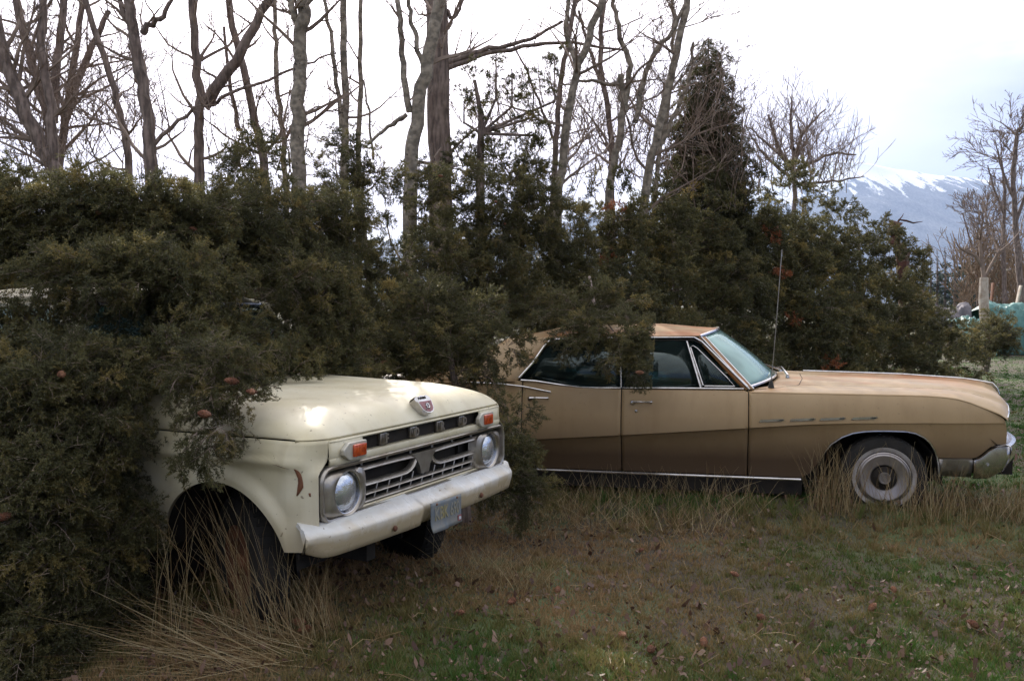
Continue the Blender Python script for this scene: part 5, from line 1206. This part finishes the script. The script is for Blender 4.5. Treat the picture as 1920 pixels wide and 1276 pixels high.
# ------------------------------------------------------------ tarps, canvas, crate at the right
def drape(name, label, cat, x0, x1, zf, Y0, dY, mt, seed, fold=.10, n=110, k_=30):
    m = MB(); rng = np.random.default_rng(seed); ph = rng.uniform(0, 6, 6); P = []
    for i in range(n+1):
        u_ = i/n; a = x0+(x1-x0)*u_; row = []
        top = zf(a)
        for j in range(k_+1):
            v_ = j/k_; zz = top*(1-.10*v_-.9*max(0, (v_-.25)/.75)**1.6) if v_ < 1 else 0; yo = -dY*math.sin(v_*math.pi/2)
            cz_ = abs(float(fbm(np.array(a*5.1+seed), np.array(v_*5.3+a), 5, seed)))*.5
            f_ = fold*(math.sin(a*4+ph[0]+v_*3)+.6*math.sin(a*9+ph[1]-v_*5)+.4*math.sin(a*17+ph[2]+v_*9)); row.append((a+.06*math.sin(v_*7+ph[3]+a*3), Y0+yo+f_*(.4+v_), max(0, zz*(1+.03*math.sin(a*7+ph[4]+v_*4))-cz_*.30*(v_ < .95)-.10*abs(float(fbm(np.array(a*9.+v_*4), np.array(v_*9.-a*3), 3, seed+5))))))
        row.insert(0, (a, Y0+dY*.9, 0)); row.insert(1, (a, Y0+dY*.6, top*.8)); P.append(row)
    m.grid(P); o = m.build(name, MT[mt], ang=22, solid=.01); tag(o, label, cat); return o
YT = 30.; Xp = lambda a: (a-960)/FPX*YT*1.0
zt_ = lambda py: CH+(570-py)*YT/FPX
drape('tarpaulin', 'teal tarp draped over a long pile, right of the white trunk', 'tarp', Xp(1852), Xp(2040), lambda a: zt_(574)+.12+.05*math.sin(a*2)+.03*math.sin(a*7+1), YT+.8, 1.2, 'tarp', 1, .035)
drape('tarpaulin', 'low teal tarp showing beneath the grey canvas', 'tarp', Xp(1775), Xp(1850), lambda a: zt_(592)+.04*math.sin(a*3), YT-.1, .8, 'tarp', 2, .06)
drape('canvas_sheet', 'crumpled grey canvas heaped left of the white trunk', 'canvas', Xp(1770), Xp(1838), lambda a: zt_(562)-.18*abs(math.sin(a*2.2)), YT+1.0, .9, 'greycloth', 3, .16)
m = MB(); cx = Xp(1918); cz = zt_(587); yv_ = YT-.9; m.box((cx, yv_, cz), (.55, .36, .26)); cr = m.build('plastic_crate', MT['blue']); tag(cr, 'blue and white slatted plastic crate on the teal tarp', 'crate')
for k in range(7):
    m = MB(); m.box((cx-.255+.085*k, yv_-.19, cz), (.030, .014, .24)); m.build('slat', MT['offwhite'], cr)
for z in (-.125, .125): m = MB(); m.box((cx, yv_-.19, cz+z), (.55, .016, .022)); m.build('rail', MT['offwhite'], cr)
for i, (a0, b0, a1, b1, lb) in enumerate(((1856, 562, 1862, 530, 'weathered brown plank leaning left, behind the teal tarp'), (1900, 560, 1914, 535, 'pale split plank leaning right, behind the teal tarp'))):
    m = MB(); p, q = Vector(P3(a0, b0+40, YT+2.4)), Vector(P3(a1, b1, YT+2.4)); d = (q-p); rot = d.to_track_quat('Z', 'Y').to_matrix(); m.box((p+q)/2, (.16, .05, d.length), rot, bev=.01); o = m.build('plank', MT['rustmetal' if i == 0 else 'deadwood']); tag(o, lb, 'plank', 'planks leaning behind the tarps')
m = MB(); m.tube([P3(1917, 640, YT+3), P3(1917, 528, YT+3)], .05, 6); o = m.build('fence_post', MT['bark_dark']); tag(o, 'dark upright post behind the tarps at the right edge', 'post')
# ------------------------------------------------------------ grass, straw, leaves and fallen cones
def blades(name, X, Y, h, w, lean, tint, mt, droop=0.):
    n = len(X); rng = np.random.default_rng(n); Z = ground_z(X, Y); a = rng.uniform(0, 6.283, n); la = rng.uniform(0, 6.283, n)
    b = np.stack([X, Y, Z], -1); wv = np.stack([np.cos(a), np.sin(a), 0*a], -1)*w[:, None]/2; lv = np.stack([np.cos(la)*lean, np.sin(la)*lean, np.ones(n)], -1); lv /= np.linalg.norm(lv, axis=1, keepdims=True)
    t_ = b+lv*h[:, None]; return np.stack([b-wv, b+wv, t_], 1)
rng = np.random.default_rng(31)
def scatter(n, ymin, ymax, k=1.25, wide=.62):
    Y = ymin*(ymax/ymin)**(rng.random(n)**k); t_ = rng.uniform(-1, 1, n); X = t_*wide*Y+.2; m_ = rng.random(n) < .22; X[m_] = (np.sign(t_)*(wide*Y+abs(t_)*2.6+.0))[m_]+.2; return X, Y
def turf_tint(X, Y, r):
    pn = fbm(X*1.1, Y*1.1, 4, 71)+.6*fbm(X*3.4, Y*3.4, 3, 72)
    g_ = .62+.40*pn+.24*np.clip((X-1.0)/2, -1, 1.2)+r*.13
    g_ = g_-.34*np.exp(-((Y-6.5)/.9)**2)-.25*np.exp(-((X+.6)/1.5)**2)*np.exp(-((Y-4.4)/1.5)**2)+.30*(Y > 9.5)
    return g_, pn
X, Y = scatter(310000, 3.0, 34, 1.12); g1, pn = turf_tint(X, Y, rng.normal(size=len(X)))
h = (.018+.022*rng.random(len(X))); wd = (.0030+.0009*Y)*rng.uniform(.6, 1.4, len(X))
X2, Y2 = scatter(18000, 3.0, 24, 1.05); n2 = 22; gt, pt = turf_tint(X2, Y2, rng.normal(size=len(X2))*1.3); dens = np.clip(.5+.6*pt, .05, 1)
kp = rng.random(len(X2)) < dens+.25; X2, Y2, gt, pt = X2[kp], Y2[kp], gt[kp], pt[kp]
hs = (.030+.055*rng.random(len(X2))**1.7)*(1+3.4*np.exp(-((Y2-6.62+.21*(X2-2.5))/.34)**2)*(X2 > .0)*rng.random(len(X2)))
XX = np.repeat(X2, n2)+rng.normal(0, .016, len(X2)*n2); YY_ = np.repeat(Y2, n2)+rng.normal(0, .016, len(X2)*n2); HH = np.repeat(hs, n2)*rng.uniform(.5, 1.1, len(XX)); GT = np.repeat(gt, n2)+rng.normal(0, .09, len(XX))
bl1 = blades('g', X, Y, h, wd, .9*rng.random(len(X))+.2, None, None); bl2 = blades('g', XX, YY_, HH, (.0026+.0007*YY_)*rng.uniform(.6, 1.3, len(XX)), .2+.9*rng.random(len(XX)), None, None)
o = bulk('grass', np.concatenate([bl1, bl2]), 3, MT['grass'], None, np.concatenate([g1, GT])); tag(o, 'short mixed green and straw coloured winter grass over the ground', 'grass', None, 'stuff')
# dead leaves, curled
def leaves(n, ymin, ymax, k):
    X, Y = scatter(n, ymin, ymax, k); Z = ground_z(X, Y)+rng.uniform(.012, .050, n); a = rng.uniform(0, 6.283, n); s_ = .006+.016*rng.random(n)**2.4
    u_ = np.stack([np.cos(a), np.sin(a), rng.normal(0, .6, n)], -1)*s_[:, None]; v_ = np.stack([-np.sin(a), np.cos(a), rng.normal(0, .9, n)], -1)*s_[:, None]*rng.uniform(.35, .75, n)[:, None]; c = np.stack([X, Y, Z], -1); up = np.array([0, 0, 1])*s_[:, None]*rng.uniform(-.5, .6, n)[:, None]
    j_ = lambda: 1+rng.normal(0, .28, n)[:, None]
    p = [c-u_*j_(), c-u_*.35-v_*j_()+up, c+u_*.45-v_*.8*j_()+up, c+u_*j_(), c+u_*.3+v_*j_()-up*.6, c-u_*.4+v_*.85*j_()+up]; return np.stack(p, 1)
q = leaves(30000, 3.0, 14, 1.0); cn_ = q.mean(1); dn = fbm(cn_[:, 0]*2.1, cn_[:, 1]*2.1, 4, 88); q = q[rng.random(len(q)) < np.clip(.42+.55*dn, .08, 1)]; o = bulk('leaf_litter', q, 6, MT['litter'], None, rng.beta(1.1, 3.4, len(q))); tag(o, 'dead brown leaves scattered through the grass', 'leaves', None, 'stuff')
# straw tussocks
def tussock(label, cx, cy, n, H_, rad, lean, seed, fall=None, w=.0028, tilt=(0, 0)):
    r = np.random.default_rng(seed); m = MB(); T = []
    for _ in range(n):
        a = r.uniform(0, 6.283); rr_ = rad*math.sqrt(r.random()); b = np.array([cx+rr_*math.cos(a), cy+rr_*math.sin(a)*.8, 0]); b[2] = float(ground_z(b[0], b[1])); h = H_*r.uniform(.45, 1.1)
        if fall is not None: d = np.array([fall[0]+r.normal(0, .28), fall[1]+r.normal(0, .28), abs(r.normal(.16, .20))])
        else: d = np.array([tilt[0]+r.normal(0, lean), tilt[1]+r.normal(0, lean), 1.])
        d /= np.linalg.norm(d); be = np.array([r.normal(0, .16), r.normal(0, .16), -abs(r.normal(0, .16))*(1 if fall is None else .35)]); kw = r.uniform(.6, 1.5); ts = np.linspace(0, 1, 6)
        pts = [b+d*h*t_+be*h*t_*t_ for t_ in ts]; pts = [np.array([p[0], p[1], max(p[2], .01)]) for p in pts]; k0 = len(m.f); m.tube(pts, [w*.5*kw*(1-.75*t_) for t_ in ts], 3, cap=False); T += [r.random()]*(len(m.f)-k0)
    o = m.build('dry_grass_clump', MT['straw'], smooth=False); at_ = o.data.attributes.new('tint', 'FLOAT', 'FACE'); at_.data.foreach_set('value', T); tag(o, label, 'dry grass', 'clumps of tall dry grass'); return o
tussock('tall dry grass clump standing in front of the pickup front wheel', -1.12, 3.98, 95, .74, .17, .13, 1, tilt=(-.20, .0), w=.0029)
tussock('dry grass clump right of the wheel, under the near end of the white bumper', -.90, 4.02, 85, .42, .16, .16, 2, tilt=(-.16, 0), w=.0029)
tussock('flattened dry grass swept left across the ground below the pickup', -1.05, 3.82, 165, .74, .26, .2, 3, fall=(-1, -.02), w=.0029)
tussock('thin dry grass stems beside the foliage, left of the pickup wheel arch', -1.50, 3.95, 30, .62, .10, .12, 4, tilt=(.0, .1), w=.003)
tussock('tall rusty dry grass at the rear of the sedan wheel arch', 2.48, 6.92, 170, .55, .20, .15, 5, w=.0038)
tussock('sparse dry grass in front of the sedan front wheel', 2.95, 6.72, 90, .56, .30, .20, 6, w=.0036)
tussock('dry grass between the sedan wheel and its bumper', 3.30, 6.78, 110, .42, .22, .25, 7, w=.0036)
tussock('reddish dry grass heaped under the sedan bumper corner', 3.72, 6.72, 230, .38, .24, .35, 8, w=.004)
tussock('low dry grass right of the sedan bumper', 4.05, 6.85, 90, .28, .25, .4, 9)
tussock('low dry grass along the sill under the sedan doors', 1.1, 7.02, 520, .33, .85, .40, 10, w=.004)
tussock('low dry grass beneath the rear door and foliage of the sedan', .35, 6.6, 110, .20, .40, .45, 11)
tussock('small dry tuft in front of the right end of the pickup bumper', -.12, 5.12, 230, .34, .34, .4, 12)
# loose straw on the ground
m = MB(); T = []; r = np.random.default_rng(77)
for _ in range(900):
    Y_ = 3.4*(13/3.4)**r.random(); X_ = r.uniform(-.62, .62)*Y_; a = r.uniform(0, 6.283); L = r.uniform(.04, .16); z = float(ground_z(X_, Y_))+r.uniform(.01, .04); k0 = len(m.f)
    m.tube([(X_, Y_, z), (X_+math.cos(a)*L*.5, Y_+math.sin(a)*L*.5, z+r.uniform(0, .03)), (X_+math.cos(a)*L, Y_+math.sin(a)*L, z+r.uniform(-.01, .04))], .0008+.00016*Y_, 3, cap=False); T += [r.random()*.4]*(len(m.f)-k0)
o = m.build('loose_straw', MT['straw'], smooth=False); at_ = o.data.attributes.new('tint', 'FLOAT', 'FACE'); at_.data.foreach_set('value', T); tag(o, 'loose straw and dead stems lying in the grass', 'straw', None, 'stuff')
# fallen cones
FC = [(558, 1250, 'orange cone on the grass below the pickup bumper, upper of the close pair'), (572, 1263, 'orange cone on the grass below the pickup bumper, lower of the close pair'), (528, 1215, 'brown cone just above the close pair of cones'), (1168, 1216, 'orange cone lying alone near the bottom centre'), (1322, 1210, 'orange cone in the grass, right of bottom centre'), (1222, 1236, 'dark cone right of the lone orange cone'), (1430, 1160, 'ochre cone half sunk in green grass'), (1380, 1083, 'orange cone in the middle of the grass, nearest under the sedan front door'), (1680, 1106, 'reddish cone in the grass below the sedan front wheel'), (1640, 1140, 'small orange cone left below the reddish one'), (1200, 1030, 'brown cone in the grass below the sedan doors'), (440, 1238, 'red brown cone at the edge of the flattened straw'), (370, 1250, 'orange cone by the end of the flattened straw'), (290, 1195, 'cone lying under the flattened straw'), (1830, 1180, 'cone in the grass at the lower right'), (960, 1165, 'brown cone in the grass below the gap between the vehicles'), (1046, 1120, 'rusty cone left of the middle of the grass'), (860, 1200, 'brown cone below the licence plate')]
for i, (a, b_, lb) in enumerate(FC):
    d = np.array(at(a, b_, 5.0))-np.array([0, 0, CH]); t_ = -CH/d[2]; q = np.array([0, 0, CH])+d*t_; o = bpy.data.objects.new('fallen_cone', cone_mesh()); COL.objects.link(o); z = float(ground_z(q[0], q[1]))
    o.location = (q[0], q[1]+.03, z+.026); o.rotation_euler = (random.uniform(1.2, 1.9), random.uniform(-.3, .3), random.uniform(0, 6)); s_ = random.uniform(.85, 1.15); o.scale = (s_,)*3; tag(o, lb, 'cone', 'cones fallen on the grass')
# ------------------------------------------------------------ haze
def haze(d, aniso=.2):
    m = MB(); m.box((1500, 4700, 689), (12000, 12600, 1384)); o = m.build('haze', [], smooth=False); tag(o, 'thin bluish air between here and the mountain', 'haze', None, 'stuff')
    mt = bpy.data.materials.new('haze_air'); mt.use_nodes = True; t = mt.node_tree; t.nodes.clear(); v = t.nodes.new('ShaderNodeVolumePrincipled'); v.inputs['Color'].default_value = (.48, .64, 1, 1); v.inputs['Density'].default_value = d; v.inputs['Anisotropy'].default_value = aniso
    ou = t.nodes.new('ShaderNodeOutputMaterial'); t.links.new(v.outputs[0], ou.inputs[1]); o.data.materials.clear(); o.data.materials.append(mt); return o
haze(.00008)
